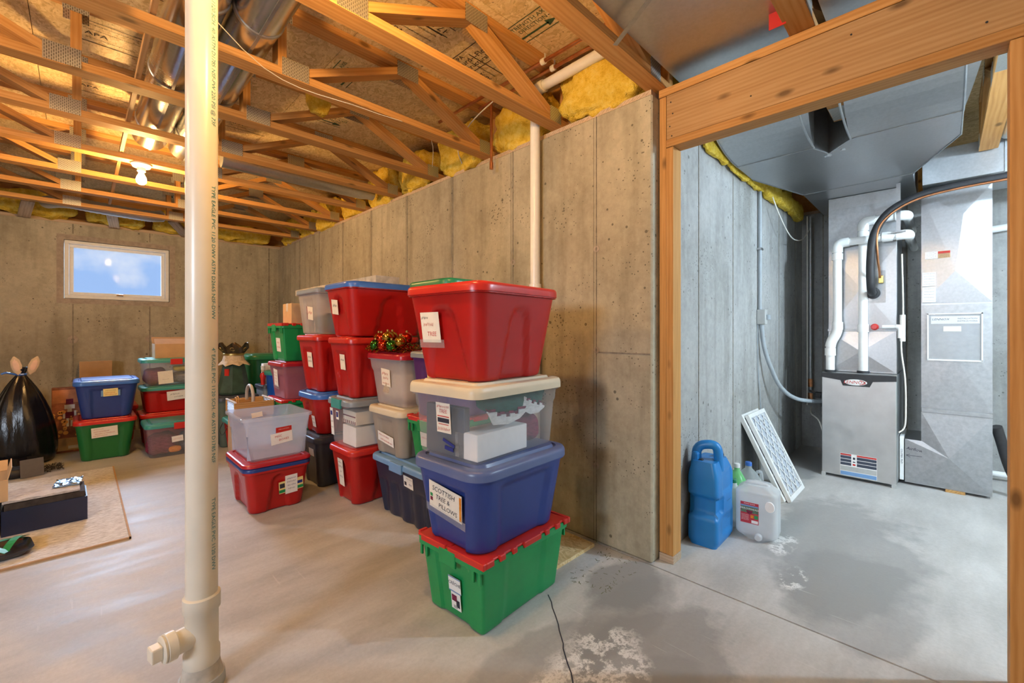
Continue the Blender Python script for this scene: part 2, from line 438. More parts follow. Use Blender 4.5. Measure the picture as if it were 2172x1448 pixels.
def board(name, p0, p1, wd, th, mat, parent=None, up=(0, 0, 1), bev=.0):
    """a plank from p0 to p1 (centre line), wd across, th along 'up'"""
    L = (Vector(p1)-Vector(p0)).length
    o = link(name, mesh_from(name, *box(0, L, -wd/2, wd/2, -th/2, th/2, bev, 1), mat), parent)
    o.matrix_local = board_m(p0, p1, up); return o
def text_geo(s, size, align='CENTER', shear=0.0, spacing=1.0, res=2):
    c = bpy.data.curves.new('lettering', 'FONT'); c.body = s; c.size = size; c.align_x = align; c.align_y = 'CENTER'
    c.shear = shear; c.space_character = spacing; c.resolution_u = res
    o = bpy.data.objects.new('lettering', c); COL.objects.link(o)
    dg = bpy.context.evaluated_depsgraph_get(); dg.update()
    me = bpy.data.meshes.new_from_object(o.evaluated_get(dg))
    g = [tuple(v.co) for v in me.vertices], [tuple(p.vertices) for p in me.polygons]
    bpy.data.objects.remove(o); bpy.data.curves.remove(c); bpy.data.meshes.remove(me)
    return g
def stroke(pts, wd):
    """flat ribbon along 2-D points"""
    V, F = [], []
    for i, p in enumerate(pts):
        a = Vector(pts[max(i-1, 0)]); b = Vector(pts[min(i+1, len(pts)-1)])
        t = (b-a); t = t.normalized() if t.length else Vector((1, 0)); nn = Vector((-t.y, t.x))*wd/2
        V += [(p[0]+nn.x, p[1]+nn.y, 0), (p[0]-nn.x, p[1]-nn.y, 0)]
        if i: F.append((2*i-2, 2*i-1, 2*i+1, 2*i))
    return V, F
def scribble(w_, h_, seed, wd=.0016):
    r = random.Random(seed); n = max(5, int(w_/h_*3.2)); pts = []
    for i in range(n*2):
        pts.append((-w_/2+w_*i/(n*2-1)+r.uniform(-.2, .2)*w_/n, (h_*.5 if i % 2 else -h_*.5)*r.uniform(.35, 1)))
    return stroke(pts, wd)
def face_m(pos, normal, up=(0, 0, 1), roll=0.0):
    """matrix whose +Z is the outward normal and +Y is up: flat print is laid on it"""
    z = Vector(normal).normalized(); y = Vector(up); y = (y-z*y.dot(z)).normalized(); x = y.cross(z)
    m = Matrix((x, y, z)).transposed().to_4x4(); m.translation = Vector(pos)
    return m @ Matrix.Rotation(roll, 4, 'Z')
def put(name, geo, mat, parent, m, label=None):
    o = link(name, mesh_from(name, geo[0], geo[1], mat), parent); o.matrix_local = m
    if label: o['label'] = label
    return o
def note(parent, m, w_, h_, lines, paper='paper', seed=1, tape=False, label=None, thick=.0012):
    """a paper note laid on face matrix m; lines = (kind, text, x, y, size, ink)"""
    o = put('paper_note', box(-w_/2, w_/2, -h_/2, h_/2, 0, thick), paper, parent, m, label)
    # all pen marks of one ink are one flat print
    by = {}
    for i, (kind, s, x, y, size, ink) in enumerate(lines):
        if kind == 't': g = text_geo(s, size, shear=.12)
        elif kind == 's': g = scribble(s, size, seed+i*7, max(.0010, size*.13))
        else: g = box(-s/2, s/2, -size/2, size/2, 0, .0003)
        by.setdefault(ink, []).append(xf(g, (x, y, thick+.0006)))
    for ink, gs in by.items():
        part('handwriting', merge(*gs), ink, o)
    if tape:
        part('clear_tape', box(-w_/2-.02, w_/2+.02, -h_/2-.022, -h_/2+.012, 0, .0006), 'clear_tape', o, (0, 0, thick+.0012))
    return o
def copy_tree(o, parent=None):
    c = o.copy(); COL.objects.link(c); c.parent = parent
    for ch in list(o.children): copy_tree(ch, c)
    return c

# ------------------------------------------------------------------ storage totes
def tote_body(L, W, H, taper, r, recess=(), rim=.012, rimh=.022, ns=22, nz=22, step=None, open_top=False, ribs=None):
    rings = []
    a1, b1 = L/2, W/2
    zs = [0, .004, .012] + [.012+(H-rimh-.012)*k/nz for k in range(1, nz+1)]
    for z in zs:
        t = z/H; ins = taper*(1-t)
        if z < .012: ins += .012-(.012**2-(.012-z)**2)**.5 if z else .012
        if step and z < step[0]: ins += step[1]*sstep(step[0], step[0]-.008, z)
        ring = []
        for (x, y, nx, ny, sd, s) in rrect(a1-ins, b1-ins, r, ns):
            dep = 0.0
            for rc in recess:
                if sd != 'c' and sd in rc['sides']:
                    half = (rc['w0']+(rc['w1']-rc['w0'])*((z-rc['z0'])/(rc['z1']-rc['z0'])))/2
                    if rc.get('arch') and z > rc['z1']-rc['arch']:
                        q = (z-(rc['z1']-rc['arch']))/rc['arch']; half *= max(0, 1-q*q)**.5
                    e = rc.get('edge', .010)
                    for c0 in rc.get('at', (0,)):
                        k = sstep(half, half-e, abs(s-c0))*sstep(rc['z1'], rc['z1']-e*.6, z)
                        if rc['z0'] > .02: k *= sstep(rc['z0']-e*.6, rc['z0'], z)
                        dep = max(dep, k*rc['d']) if rc['d'] > 0 else min(dep, k*rc['d'])
            ring.append((x-nx*dep, y-ny*dep, z))
        rings.append(ring)
    for off, z in ((0, H-rimh+.0005), (rim, H-rimh+.002), (rim, H-.002), (rim-.003, H)):
        rings.append([(x+nx*off, y+ny*off, z) for (x, y, nx, ny, sd, s) in rrect(a1, b1, r, ns)])
    if open_top:
        for ins, z in ((.001, H), (.003, H-.004), (taper*.4, H*.6), (taper+.004, .014)):
            rings.append([(x-nx*ins, y-ny*ins, z) for (x, y, nx, ny, sd, s) in rrect(a1, b1, r, ns)])
    return loft(rings, True, True)
def lid_geo(L, W, r, over=.016, h=.030, drop=.018, dome=.012, panel=.05, raise_=.006):
    a, b = L/2+over, W/2+over; rr = r+over
    prof = [(0, -drop), (0, h*.25), (.002, h*.55), (.007, h*.78), (.016, h*.86), (panel*.75, h*.90), (panel*.86, h*.90-raise_), (panel, h*.90-raise_), (panel*1.12, h+dome*.3)]
    rings = [[(x, y, -drop) for (x, y, *_) in rrect(a-.004, b-.004, rr, 10)]]
    for ins, z in prof:
        rings.append([(x, y, z) for (x, y, *_) in rrect(a-ins, b-ins, max(.012, rr-ins*.8), 10)])
    return loft(rings, False, True)
ARCH = lambda L, W, H: ([dict(sides=('-x', '+x'), w0=W*.56, w1=W*.28, z0=.0, z1=H*.82, arch=W*.12, d=.016),
                         dict(sides=('-y', '+y'), w0=L*.36, w1=L*.19, z0=.0, z1=H*.82, arch=L*.09, d=.016)])
PANEL = lambda L, W, H: ([dict(sides=('-x', '+x'), w0=W*.56, w1=W*.60, z0=.0, z1=H*.78, d=.012),
                          dict(sides=('-y', '+y'), w0=L*.50, w1=L*.54, z0=.0, z1=H*.84, d=.012)])
HANDLE = lambda L, W, H: ([dict(sides=('-x', '+x'), w0=W*.40, w1=W*.46, z0=H*.02, z1=H*.82, d=.014),
                           dict(sides=('-y', '+y'), w0=L*.16, w1=L*.16, z0=.0, z1=H*.80, d=.010, at=(-L*.26, L*.26))])
FLUTE = lambda L, W, H: ([dict(sides=('-x', '+x'), w0=W*.13, w1=W*.13, z0=.0, z1=H*.66, d=.014, edge=.02, at=(-W*.32, -W*.11, W*.11, W*.32)),
                          dict(sides=('-y', '+y'), w0=L*.10, w1=L*.10, z0=.0, z1=H*.66, d=.014, edge=.02, at=(-L*.3, -L*.1, L*.1, L*.3))])
RIBS = lambda L, W, H: ([dict(sides=('-x', '+x'), w0=W*.46, w1=W*.50, z0=.0, z1=H*.86, d=.010, edge=.004),
                         dict(sides=('-y', '+y'), w0=L*.46, w1=L*.46, z0=.0, z1=H*.90, d=.006, edge=.004)])
PLAIN = lambda L, W, H: ()
def zof(z): return z if isinstance(z, (int, float)) else TOP[z.name]
TOP = {}
def tote(name, label, cx, cy, z, rz, L, W, H, body, lid=None, style=ARCH, taper=.035, r=.06, rim=.010, cat='storage bin', lidh=.030, dome=.010, step=None, open_top=False, clips=None, drop=.014, lid2=None, panel=.05, group=None, over=.014):
    z = zof(z)
    t = thing(name, label, cat, (cx, cy, z), math.radians(rz), group)
    part('tub', tote_body(L, W, H, taper, r, style(L, W, H), rim=rim, step=step, open_top=open_top), body, t, smooth=True, autos=math.radians(55))
    zz = H
    if lid2: part('lid', lid_geo(L, W, r, .012, .022, .006, 0, panel), lid2, t, (0, 0, H), smooth=True, label='blue lid under the red one'); zz += .024
    if lid:
        part('lid', lid_geo(L, W, r, over, lidh, drop, dome, panel), lid, t, (0, 0, zz), smooth=True)
    if clips:
        for s in (-1, 1):
            if clips[1] == 'x':
                part('lid_clip', box(-.012, .006, -.07, .07, -.035, lidh*.9, .004), clips[0], t, (s*(L/2+over+.006), 0, zz), (0, 0, 0 if s > 0 else PI))
            else:
                part('lid_clip', box(-.05, .05, -.012, .006, -.035, lidh*.9, .004), clips[0], t, (0, s*(W/2+over+.006), zz), (0, 0, 0 if s > 0 else PI))
    TOP[t.name] = z+zz+lidh+dome*.3+.001
    return t
def side_m(L, W, H, taper, side, s, z, roll=0.0, out=.0015):
    """face matrix on a tote's tapered side"""
    ins = taper*(1-z/H); k = taper/H
    if side == '-x': return face_m((-L/2+ins-out, s, z), (-1, 0, -k), roll=roll)
    if side == '+x': return face_m((L/2-ins+out, s, z), (1, 0, -k), roll=roll)
    if side == '-y': return face_m((s, -W/2+ins-out, z), (0, -1, -k), roll=roll)
    return face_m((s, W/2-ins+out, z), (0, 1, -k), roll=roll)
def flip_tote(name, label, cx, cy, z, rz, L, W, H, body, leaf, simple=False):
    """crate with two interlocking lid leaves"""
    z = zof(z)
    t = thing(name, label, 'storage crate', (cx, cy, z), math.radians(rz)); TOP[t.name] = z+H+.0105
    tp = .030
    part('tub', tote_body(L, W, H, tp, .014, RIBS(L, W, H), rim=.014, rimh=.030, ns=30), body, t, smooth=True, autos=math.radians(35))
    hx = L/2+.010; hy = W/2+.010
    # leaf seam runs along the length
    for s in (-1, 1):
        y0, y1 = (0.002, hy) if s > 0 else (-hy, -.002)
        lf = part('lid_leaf', box(-hx, hx, y0, y1, 0, .010, .003, 1), leaf, t, (0, 0, H))
        lf['label'] = 'red lid leaf'
        part('leaf_lip', box(-hx-.006, -hx+.012, y0+.01*s, y1*.86+.0, -.012, .014, .003, 1), leaf, lf)
        part('leaf_lip', box(hx-.012, hx+.006, y0+.01*s, y1*.86+.0, -.012, .014, .003, 1), leaf, lf)
        ye = s*hy
        for (q0, q1) in ((-.50, -.42), (-.36, -.30), (-.22, -.17), (-.09, .12), (.18, .23), (.32, .38), (.44, .49)):
            part('hinge_knuckle', box(q0*L, q1*L, min(ye, ye+s*.008)-.004, max(ye, ye+s*.008)+.004, -.010, .014, .003, 1), leaf, lf)
    for s in (-1, 1):
        for e in (-1, 1):
            for k in (0, 1):
                part('corner_rib', box(-.004, .004, -.006, .006, -.075, -.028), body, t, (s*(L/2+.004), e*(W*.47-k*.035), H))
        part('latch_plate', box(-.006, .006, -.05, .05, -.06, .002, .003, 1), body, t, (s*(L/2+.012), 0, H))
    return t
from mathutils import noise as mnoise
# ------------------------------------------------------------------ setting: floor, walls, windows
WT = 2.355          # top of the poured walls
ZB = 2.393          # underside of the trusses
ZT = 2.749          # underside of the subfloor
def struct(name, geo, mat, label=None):
    o = part(name, geo, mat); o['kind'] = 'structure'
    if label: o['label'] = label
    return o
prof = [(-3.3, 0), (2.006, 0), (2.008, -.018), (2.013, -.018), (2.015, 0), (5.45, 0), (5.45, -.15), (-3.3, -.15)]
fv = [(x, -2.6, z) for x, z in prof]+[(x, 6.99, z) for x, z in prof]
ff = [tuple(range(8)), tuple(reversed(range(8, 16)))]+[(i, i+8, (i+1) % 8+8, (i+1) % 8) for i in range(8)]
floor = struct('floor', (fv, ff), 'floor_concrete', 'stained grey concrete slab floor with a sawn joint')
# hairline crack running from under the green crate
rnd = random.Random(4)
cp = []
for i in range(26):
    t = i/25
    cp.append((1.50-.62*t+.012*rnd.uniform(-1, 1)+.02*math.sin(t*9), 1.16-.40*t+.010*rnd.uniform(-1, 1)))
cp = [(1.46, 1.235), (1.43, 1.19), (1.405, 1.165), (1.372, 1.12), (1.34, 1.08), (1.315, 1.055), (1.27, 1.00), (1.25, .985), (1.205, .93), (1.18, .895), (1.15, .865), (1.12, .81), (1.09, .775)]
part('crack', xf(stroke(cp, .0045), (0, 0, .0008)), 'ink', floor, label='thin dark crack in the slab')

def seam(parent, pts, hole=True, mat='mortar'):
    for p0, p1, nrm in pts:
        pass
def wall_box(*b): return box(*b)
wb = struct('wall_right', box(2.02, 2.22, 1.03, 6.99, 0, WT, .008, 1), 'wall_concrete', 'tall poured concrete foundation wall behind the bin stacks')
wc = struct('wall_utility_left', box(2.222, 5.25, 1.03, 1.23, 0, WT), 'wall_concrete_pale', 'pale poured concrete wall behind the blue water container')
wd_ = struct('wall_utility_back', box(5.25, 5.45, -2.6, 1.23, 0, WT), 'wall_concrete_pale', 'concrete wall behind the furnace')
wx0, wx1, wz0, wz1 = -.13, .78, 1.53, 2.175
wf = struct('wall_far', merge(box(-3.3, wx0, 6.79, 6.99, 0, WT), box(wx1, 2.02, 6.79, 6.99, 0, WT), box(wx0, wx1, 6.79, 6.99, 0, wz0), box(wx0, wx1, 6.79, 6.99, wz1, WT)), 'wall_concrete', 'poured concrete end wall with the small window')
struct('wall_left', box(-3.5, -3.3, -2.6, 6.99, 0, ZT), 'wall_concrete')
struct('wall_behind', box(-3.5, 5.45, -2.8, -2.6, 0, ZT), 'wall_concrete')
struct('wall_partition', box(2.09, 2.18, -2.6, -.245, 0, 2.39), 'paper_white')
# form joints and tie marks on the poured walls
for i in range(9):
    y = 1.358+.652*i
    part('form_seam', box(2.0165, 2.022, y-.002, y+.002, 0.0, WT-.004), 'seam_dark', wb)
    part('form_seam', box(2.0178, 2.022, y+.018, y+.0195, 0.0, WT-.004), 'seam_dark', wb)
    for z in (.42, 1.06, 1.62):
        g = lathe([(.020, 0), (.018, .003), (.009, .004), (.007, .001)], 14)
        part('tie_mark', xf(g, (2.0205, y, z), (0, -PI/2, 0)), 'mortar', wb)
part('form_seam', box(2.0175, 2.022, 1.04, 1.358, 1.045, 1.052), 'seam_dark', wb)
for i in range(5):
    x = 2.60+.59*i
    part('form_seam', box(x-.0035, x+.0035, 1.0275, 1.032, 0, WT-.004), 'seam_dark', wc)
for i in range(4):
    x = -.06+.652*i
    segs = [(0, WT-.004)] if not wx0-.06 < x < wx1+.06 else [(0, wz0-.06), (wz1+.07, WT-.004)]
    for z0, z1 in segs: part('form_seam', box(x-.005, x+.005, 6.786, 6.792, z0, z1), 'seam_dark', wf)
    for z in (.62, 1.08):
        part('tie_mark', xf(lathe([(.045, 0), (.040, .004), (.012, .005), (.008, .001)], 16), (x, 6.791, z), (PI/2, 0, 0)), 'mortar', wf)
for i in range(4):
    y = .85-.62*i
    part('form_seam', box(5.246, 5.252, y-.004, y+.004, 0, WT-.004), 'seam_dark', wd_)
# rough patched band around the window
for b in ((wx0-.055, wx1+.055, 6.786, 6.792, wz1, wz1+.055), (wx0-.055, wx1+.055, 6.786, 6.792, wz0-.055, wz0), (wx0-.055, wx0, 6.786, 6.792, wz0, wz1), (wx1, wx1+.055, 6.786, 6.792, wz0, wz1)):
    part('patched_band', box(*b), 'mortar', wf)
def window(n, m, w_, h_, label):
    """white vinyl hopper window; local: x across, z up, y into the wall"""
    t = link('window_%d' % n, None); t.matrix_world = m; t['kind'] = 'structure'; t['label'] = label
    a, b = w_/2, h_
    for nm, (q, y0, y1, in0) in dict(outer_frame=(.036, .0, .11, 0), sash=(.034, .035, .075, .038)).items():
        x0, x1, z0, z1 = -a+in0, a-in0, in0, b-in0
        part(nm, merge(box(x0, x1, y0, y1, z0, z0+q, .003, 1), box(x0, x1, y0, y1, z1-q, z1, .003, 1), box(x0, x0+q, y0, y1, z0+q, z1-q, .003, 1), box(x1-q, x1, y0, y1, z0+q, z1-q, .003, 1)), 'frame_white', t)
    part('pane', box(-a+.06, a-.06, .052, .057, .06, b-.06), 'window_glass', t, label='dusty glass pane')
    part('latch', merge(box(-.03, .03, -.012, .035, .048, .066, .004), box(-.012, .03, -.022, -.008, .052, .062, .003)), 'basket_wood', t, label='small tan latch')
    return t
window(1, Matrix.Translation(((wx0+wx1)/2, 6.80, wz0+.004)), wx1-wx0-.008, wz1-wz0-.008, 'small white framed hopper window high in the end wall')
window(2, Matrix.Translation((3.25, -2.6, 1.46)) @ Matrix.Rotation(PI, 4, 'Z'), .9, .62, 'added unseen basement window in the utility side wall')  # unseen, added to go with the utility fill light
window(3, Matrix.Translation((-3.3, .6, 1.46)) @ Matrix.Rotation(PI/2, 4, 'Z'), .9, .62, 'added unseen basement window in the left wall')  # unseen, added to go with the left fill light
# timber on top of the walls
struct('trim_1', merge(box(2.05, 2.20, 1.05, 6.97, WT, ZB), box(-3.3, 2.05, 6.82, 6.97, WT, ZB), box(2.20, 5.42, 1.06, 1.21, WT, ZB), box(5.28, 5.42, -2.6, 1.06, WT, ZB)), 'fir_grey', 'sill plates on the foundation walls')
struct('trim_2', merge(box(2.20, 2.235, 1.05, 6.97, ZB, ZT), box(-3.3, 2.2, 6.94, 6.975, ZB, ZT), box(2.235, 5.42, 1.18, 1.215, ZB, ZT), box(5.40, 5.44, -2.6, 1.18, ZB, ZT)), 'fir', 'rim boards around the floor above')

# ------------------------------------------------------------------ ceiling: sheets of subfloor
ceil = struct('ceiling', box(-3.5, 5.5, -2.8, 7.0, ZT+.021, ZT+.06), 'osb', 'underside of the floor above')
SHEETS = {}
for i in range(-3, 6):
    for j in range(-2, 4):
        x0 = -1.40+1.22*i; y0 = -.87+2.44*j+(1.22 if i % 2 else 0)
        ya, yb = max(y0, -2.78)+.0015, min(y0+2.44, 6.975)-.0015
        xa, xb = max(x0, -3.48)+.0015, min(x0+1.22, 5.44)-.0015
        if yb-ya < .05 or xb-xa < .05: continue
        key = (round(xb-xa, 3), round(yb-ya, 3))
        if key not in SHEETS: SHEETS[key] = mesh_from('osb_panel', *box(0, xb-xa, 0, yb-ya, 0, .018), 'osb')
        link('osb_panel', SHEETS[key], ceil, (xa, ya, ZT+.001))
def stamp(lines, x, y, rz, mat='print_black'):
    """ink stamp on the underside of the sheets"""
    gs = []
    for (k, s, px, py, size) in lines:
        if k == 't': g = text_geo(s, size)
        elif k == 's': g = scribble(s, size, int(px*997+py*131)+5, .0028)
        elif k == 'a': g = merge(([(-s/2, -.006, 0), (s/2-.05, -.006, 0), (s/2-.05, .006, 0), (-s/2, .006, 0)], [(0, 1, 2, 3)]), ([(s/2-.06, -.024, 0), (s/2, 0, 0), (s/2-.06, .024, 0)], [(0, 1, 2)]))
        else: g = ([(-s/2, -size/2, 0), (s/2, -size/2, 0), (s/2, size/2, 0), (-s/2, size/2, 0)], [(0, 1, 2, 3)])
        gs.append(xf(g, (px, py, 0)))
    o = part('ink_stamp', merge(*gs), mat, ceil)
    o.matrix_local = Matrix.Translation((x, y, ZT-.0012)) @ Matrix.Rotation(rz, 4, 'Z') @ Matrix.Rotation(PI, 4, 'X')
    return o
blk = [('b', .34, 0, .13, .006), ('s', .30, 0, .10, .012), ('b', .34, 0, .045, .005), ('t', 'APA', -.12, 0, .06), ('s', .14, .07, .005, .03), ('b', .006, -.01, 0, .07), ('s', .1, -.1, -.05, .025), ('s', .16, .07, -.05, .025), ('b', .34, 0, -.09, .006), ('s', .2, -.04, -.12, .025)]
blk2 = [('b', .3, 0, .12, .005), ('s', .26, 0, .09, .012), ('s', .24, .01, .04, .012), ('t', 'APA', -.06, -.005, .05), ('s', .2, 0, -.05, .014), ('b', .3, 0, -.10, .006)]
sti = [('b', .36, 0, .13, .005), ('t', 'APA', -.08, .10, .045), ('t', 'Sturd-I-Floor', 0, .055, .055), ('t', 'Structural', -.03, .005, .05), ('b', .36, 0, -.035, .005)]
axs = [('b', .26, 0, .075, .005), ('t', 'STRENGTH AXIS', 0, .045, .036), ('t', 'DIRECTION', 0, .008, .036), ('a', .24, 0, -.035, 0), ('b', .26, 0, -.07, .005)]
for (L_, x, y, r) in ((blk, .20, 2.56, .0), (blk2, .12, 3.20, .0), (blk2, .1, 3.9, 0), (sti, 1.62, 1.22, -PI/2), (axs, 1.66, 1.50, -PI/2), (axs, 1.15, 2.62, -PI/2), (blk, 1.25, 1.36, -PI/2), (sti, 1.66, 1.92, -PI/2), (blk2, 1.22, 2.02, -.0), (blk2, .9, 3.8, 0), (axs, 1.3, 3.25, 0), (blk2, 1.72, 2.02, PI)):
    stamp(L_, x, y, r, 'print_green' if L_ is axs else 'print_black')
stamp([('b', .2, 0, .035, .005), ('t', '17 9 A', 0, 0, .055), ('b', .2, 0, -.04, .005)], 1.30, 1.86, PI)

# ------------------------------------------------------------------ open-web floor trusses
TY = [.41+.625*k for k in range(-1, 12)]
def truss(Y, x0, x1, label):
    t = thing('floor_truss', label, 'floor truss', (0, Y, ZB), 0, 'open-web floor trusses under the subfloor')
    tt = .038; hh = ZT-ZB
    board('bottom_chord', (x0, 0, tt/2), (x1, 0, tt/2), .089, tt, 'fir', t)
    board('top_chord', (x0, 0, hh-tt/2), (x1, 0, hh-tt/2), .089, tt, 'fir', t)
    def web(xa, ua, xb, ub):
        za = hh-tt if ua else tt; zb = hh-tt if ub else tt
        a, b = Vector((xa, 0, za)), Vector((xb, 0, zb))
        if abs(xa-xb) > .01:
            d = (b-a).normalized(); a -= d*.012; b += d*.012
        board('web', a, b, .087, .038, 'fir', t, up=(1, 0, 0) if abs(xa-xb) < .01 else (0, 0, 1))
    def plate(x, top, w_=.125, h_=.085):
        z = hh-.052 if top else .046
        for s in (-1, 1):
            part('nail_plate', box(x-w_/2, x+w_/2, s*.0445-(.0016 if s < 0 else 0), s*.0445+(.0016 if s > 0 else 0), z-h_/2, z+h_/2), 'nail_plate', t)
    vx = [(-.015, -.06), (.684, .735)]
    for v, pl in vx:
        if x0 < v < x1:
            web(v, 0, v, 1); plate(pl+.01 if v > 0 else pl, 0); plate(v, 1, .09)
    xs = [.78, 1.36, 1.99]
    q = 0
    x = .76; up = 0
    while x < x1-.2:
        nx = x+.61 if x < 1.9 else x+.61
        if nx > x1-.05: nx = x1-.06
        web(x, up, nx, 1-up); up = 1-up; x = nx
        plate(x, up, .14 if up else .10)
        if nx >= x1-.061: break
    x = -.08; up = 0
    while x > x0+.2:
        nx = max(x-.61, x0+.05)
        web(x, up, nx, 1-up); up = 1-up; x = nx; plate(x, up, .14)
    web(x1-.02, 0, x1-.02, 1)
    return t
ORD = ['first', 'second', 'third', 'fourth', 'fifth', 'sixth', 'seventh', 'eighth', 'ninth', 'tenth', 'eleventh']
for k, Y in enumerate(TY):
    if k == 0: truss(Y, -3.25, 4.34, 'open-web wooden floor truss over the right side of the utility opening')
    elif k == 1: truss(Y, -3.25, 3.13, 'open-web wooden floor truss passing over the middle of the header between ducts')
    elif k == 2: truss(Y, -3.25, 2.17, 'open-web wooden floor truss landing where concrete wall meets the header')
    elif k < 11: truss(Y, -3.25, 2.17, 'open-web wooden floor truss, %s from the header along the bin wall' % ORD[k-3])
# metal bearing plates under the two long trusses
for (x, y) in ((3.02, TY[1]), (2.98, TY[0])):
    tag(part('tie_plate', box(x-.09, x+.09, y-.042, y+.042, ZB-.0018, ZB-.0002), 'nail_plate'), 'perforated metal plate under truss by the %s duct' % ('left' if y > .3 else 'right'), 'metal plate')

# ------------------------------------------------------------------ framed opening to the utility side
fr = thing('framed_opening', 'rough framed doorway of fir lumber with a deep header', 'door frame', (2.135, .40, 0))
def fb(name, x0, x1, y0, y1, z0, z1, mat, ax):
    """board in room coordinates, grain along ax"""
    c = ((x0+x1)/2, (y0+y1)/2, (z0+z1)/2); off = Vector((2.135, .40, 0))
    if ax == 'z': o = board(name, Vector((c[0], c[1], z0))-off, Vector((c[0], c[1], z1))-off, y1-y0, x1-x0, mat, fr, up=(1, 0, 0), bev=.002)
    else: o = board(name, Vector((c[0], y0, c[2]))-off, Vector((c[0], y1, c[2]))-off, x1-x0, z1-z0, mat, fr, bev=.002)
    return o
fb('top_plate', 2.088, 2.178, -.243, 1.028, 2.352, 2.391, 'fir', 'y')
fb('header_board', 2.090, 2.176, -.243, .988, 2.128, 2.350, 'fir_pale', 'y')
fb('bottom_plate', 2.086, 2.178, -.243, .988, 2.088, 2.126, 'fir', 'y')
fb('king_stud', 2.092, 2.176, .991, 1.027, .04, 2.350, 'fir', 'z')
fb('trimmer_stud', 2.088, 2.178, .952, .989, .04, 2.086, 'fir', 'z')
fb('sole_block', 2.088, 2.178, .950, 1.026, 0.0, .039, 'fir_grey', 'y')
fb('trimmer_stud', 2.088, 2.178, -.190, -.150, .002, 2.086, 'fir', 'z')
fb('king_stud', 2.090, 2.178, -.232, -.192, .002, 2.086, 'fir', 'z')
for (y, z) in ((.965, 2.31), (.955, 2.25), (.97, 2.19), (.96, 2.14), (.60, 2.2), (.25, 2.3), (-.1, 2.17)):
    part('nail_head', xf(lathe([(.0035, 0), (.0035, .0015)], 8), (2.0895-2.135, y-.40, z), (0, -PI/2, 0)), 'black', fr)

# ------------------------------------------------------------------ insulation
def batt(name, label, x0, x1, y0, y1, z0, z1, seed, amp=.035, group='yellow insulation batts', nu=46, nv=24):
    cx, cy, cz = (x0+x1)/2, (y0+y1)/2, (z0+z1)/2
    a, b, c = (x1-x0)/2, (y1-y0)/2, (z1-z0)/2
    rings = []
    for j in range(nv+1):
        ph = -PI/2+PI*j/nv; ring = []
        for i in range(nu):
            th = 2*PI*i/nu
            e = .46
            sp = lambda v: math.copysign(abs(v)**e, v)
            p = Vector((a*sp(math.cos(ph))*sp(math.cos(th)), b*sp(math.cos(ph))*sp(math.sin(th)), c*sp(math.sin(ph))))
            q = (p+Vector((seed*3.1, seed*1.7, seed)))*9
            n1 = mnoise.fractal(q, .8, 2.0, 5)+.6*mnoise.noise(q*.35)
            d = Vector((p.x/a**2, p.y/b**2, p.z/c**2)); d.normalize()
            ring.append(p+d*n1*amp)
        rings.append(ring)
    g = loft(rings, False, False)
    return tag(part(name, g, 'insulation', None, (cx, cy, cz), smooth=True, autos=None), label, 'insulation', group)
for k in range(2, 11):
    y0 = TY[k]+.055; y1 = (TY[k+1] if k < 10 else 6.70)-.055
    batt('insulation_batt', 'puffy yellow insulation batt on the wall %s' % (('between the first truss and the framed opening' if k == 2 else 'just past the %s truss from the header' % ORD[k-3])), 2.035-.02*(k % 3), 2.185, y0, y1, ZB-.012, ZT-.03-.04*(k % 2), k*1.3+.5, .045)
for k, (x0, x1) in enumerate(((-1.6, -.75), (-.70, -.02), (.05, .55), (.62, 1.15), (1.2, 1.9))):
    batt('insulation_batt', 'yellow insulation batt over the far wall, %s from the left' % ORD[k], x0, x1, 6.69, 6.93, ZB+.004, ZB+.19+.04*(k % 2), 20+k*2.7, .04)
for k in range(4):
    batt('insulation_batt', 'ragged yellow insulation under the trunk duct by the pale wall, %s from the opening' % ORD[k], 2.32+.66*k, 2.92+.66*k, 1.035, 1.175, WT+.042, ZT-.10, 40+k*3.3, .04)
for k in range(6):
    batt('insulation_batt', 'yellow insulation drooping over the pale wall edge, %s from the opening' % ORD[k], 2.62+.40*k, 3.04+.40*k, .992 if k < 3 else .965, 1.028, WT-.10-.012*(k % 2), WT+.035, 60+k*2.1, .016)
batt('insulation_tuft', 'torn yellow insulation tuft stuck beside a truss web', 1.02, 1.13, 2.79, 2.85, ZB+.15, ZB+.30, 7.7, .03, None, 14, 8)
# ------------------------------------------------------------------ lamps
def ceiling_lamp(label, x, y, z, watts, glow=(1.0, .58, .20)):
    em = emit('bulb_glow_%d' % watts, glow, watts)
    t = thing('ceiling_lamp', label, 'lamp', (x, y, z), 0, 'bare bulbs in porcelain holders')
    part('lamp_holder', lathe([(.058, 0), (.060, -.010), (.050, -.024), (.026, -.030), (.024, -.055), (.020, -.058)], 28), 'frame_white', t, smooth=True)
    part('bulb', lathe([(.013, -.056), (.015, -.072), (.026, -.095), (.031, -.115), (.028, -.135), (.016, -.148), (.002, -.152)], 24), em, t, smooth=True)
    return t
ceiling_lamp('lit bare bulb in a white porcelain holder under a truss', .315, TY[7], ZB-.001, 1300)
ceiling_lamp('lit bare bulb by the near duct above the camera', .55, 1.12, ZB-.001, 980)
ceiling_lamp('lit bare bulb on the left side of the basement', -.92, TY[4], ZB-.001, 820)
tag(board('lamp_cleat', (.55, TY[2]+.05, ZB+.011), (.55, TY[3]-.05, ZB+.011), .089, .020, 'fir'), 'flat wooden cleat carrying the near bulb', 'cleat')

ceiling_lamp('cool white bulb in the utility side behind the right post', 3.15, -1.18, 2.398, 3600, (.66, .84, 1.0))
tag(board('lamp_cleat', (3.15, -1.32, 2.4085), (3.15, -.30, 2.4085), .089, .019, 'fir'), 'flat wooden cleat under the foil wrapped duct', 'cleat')
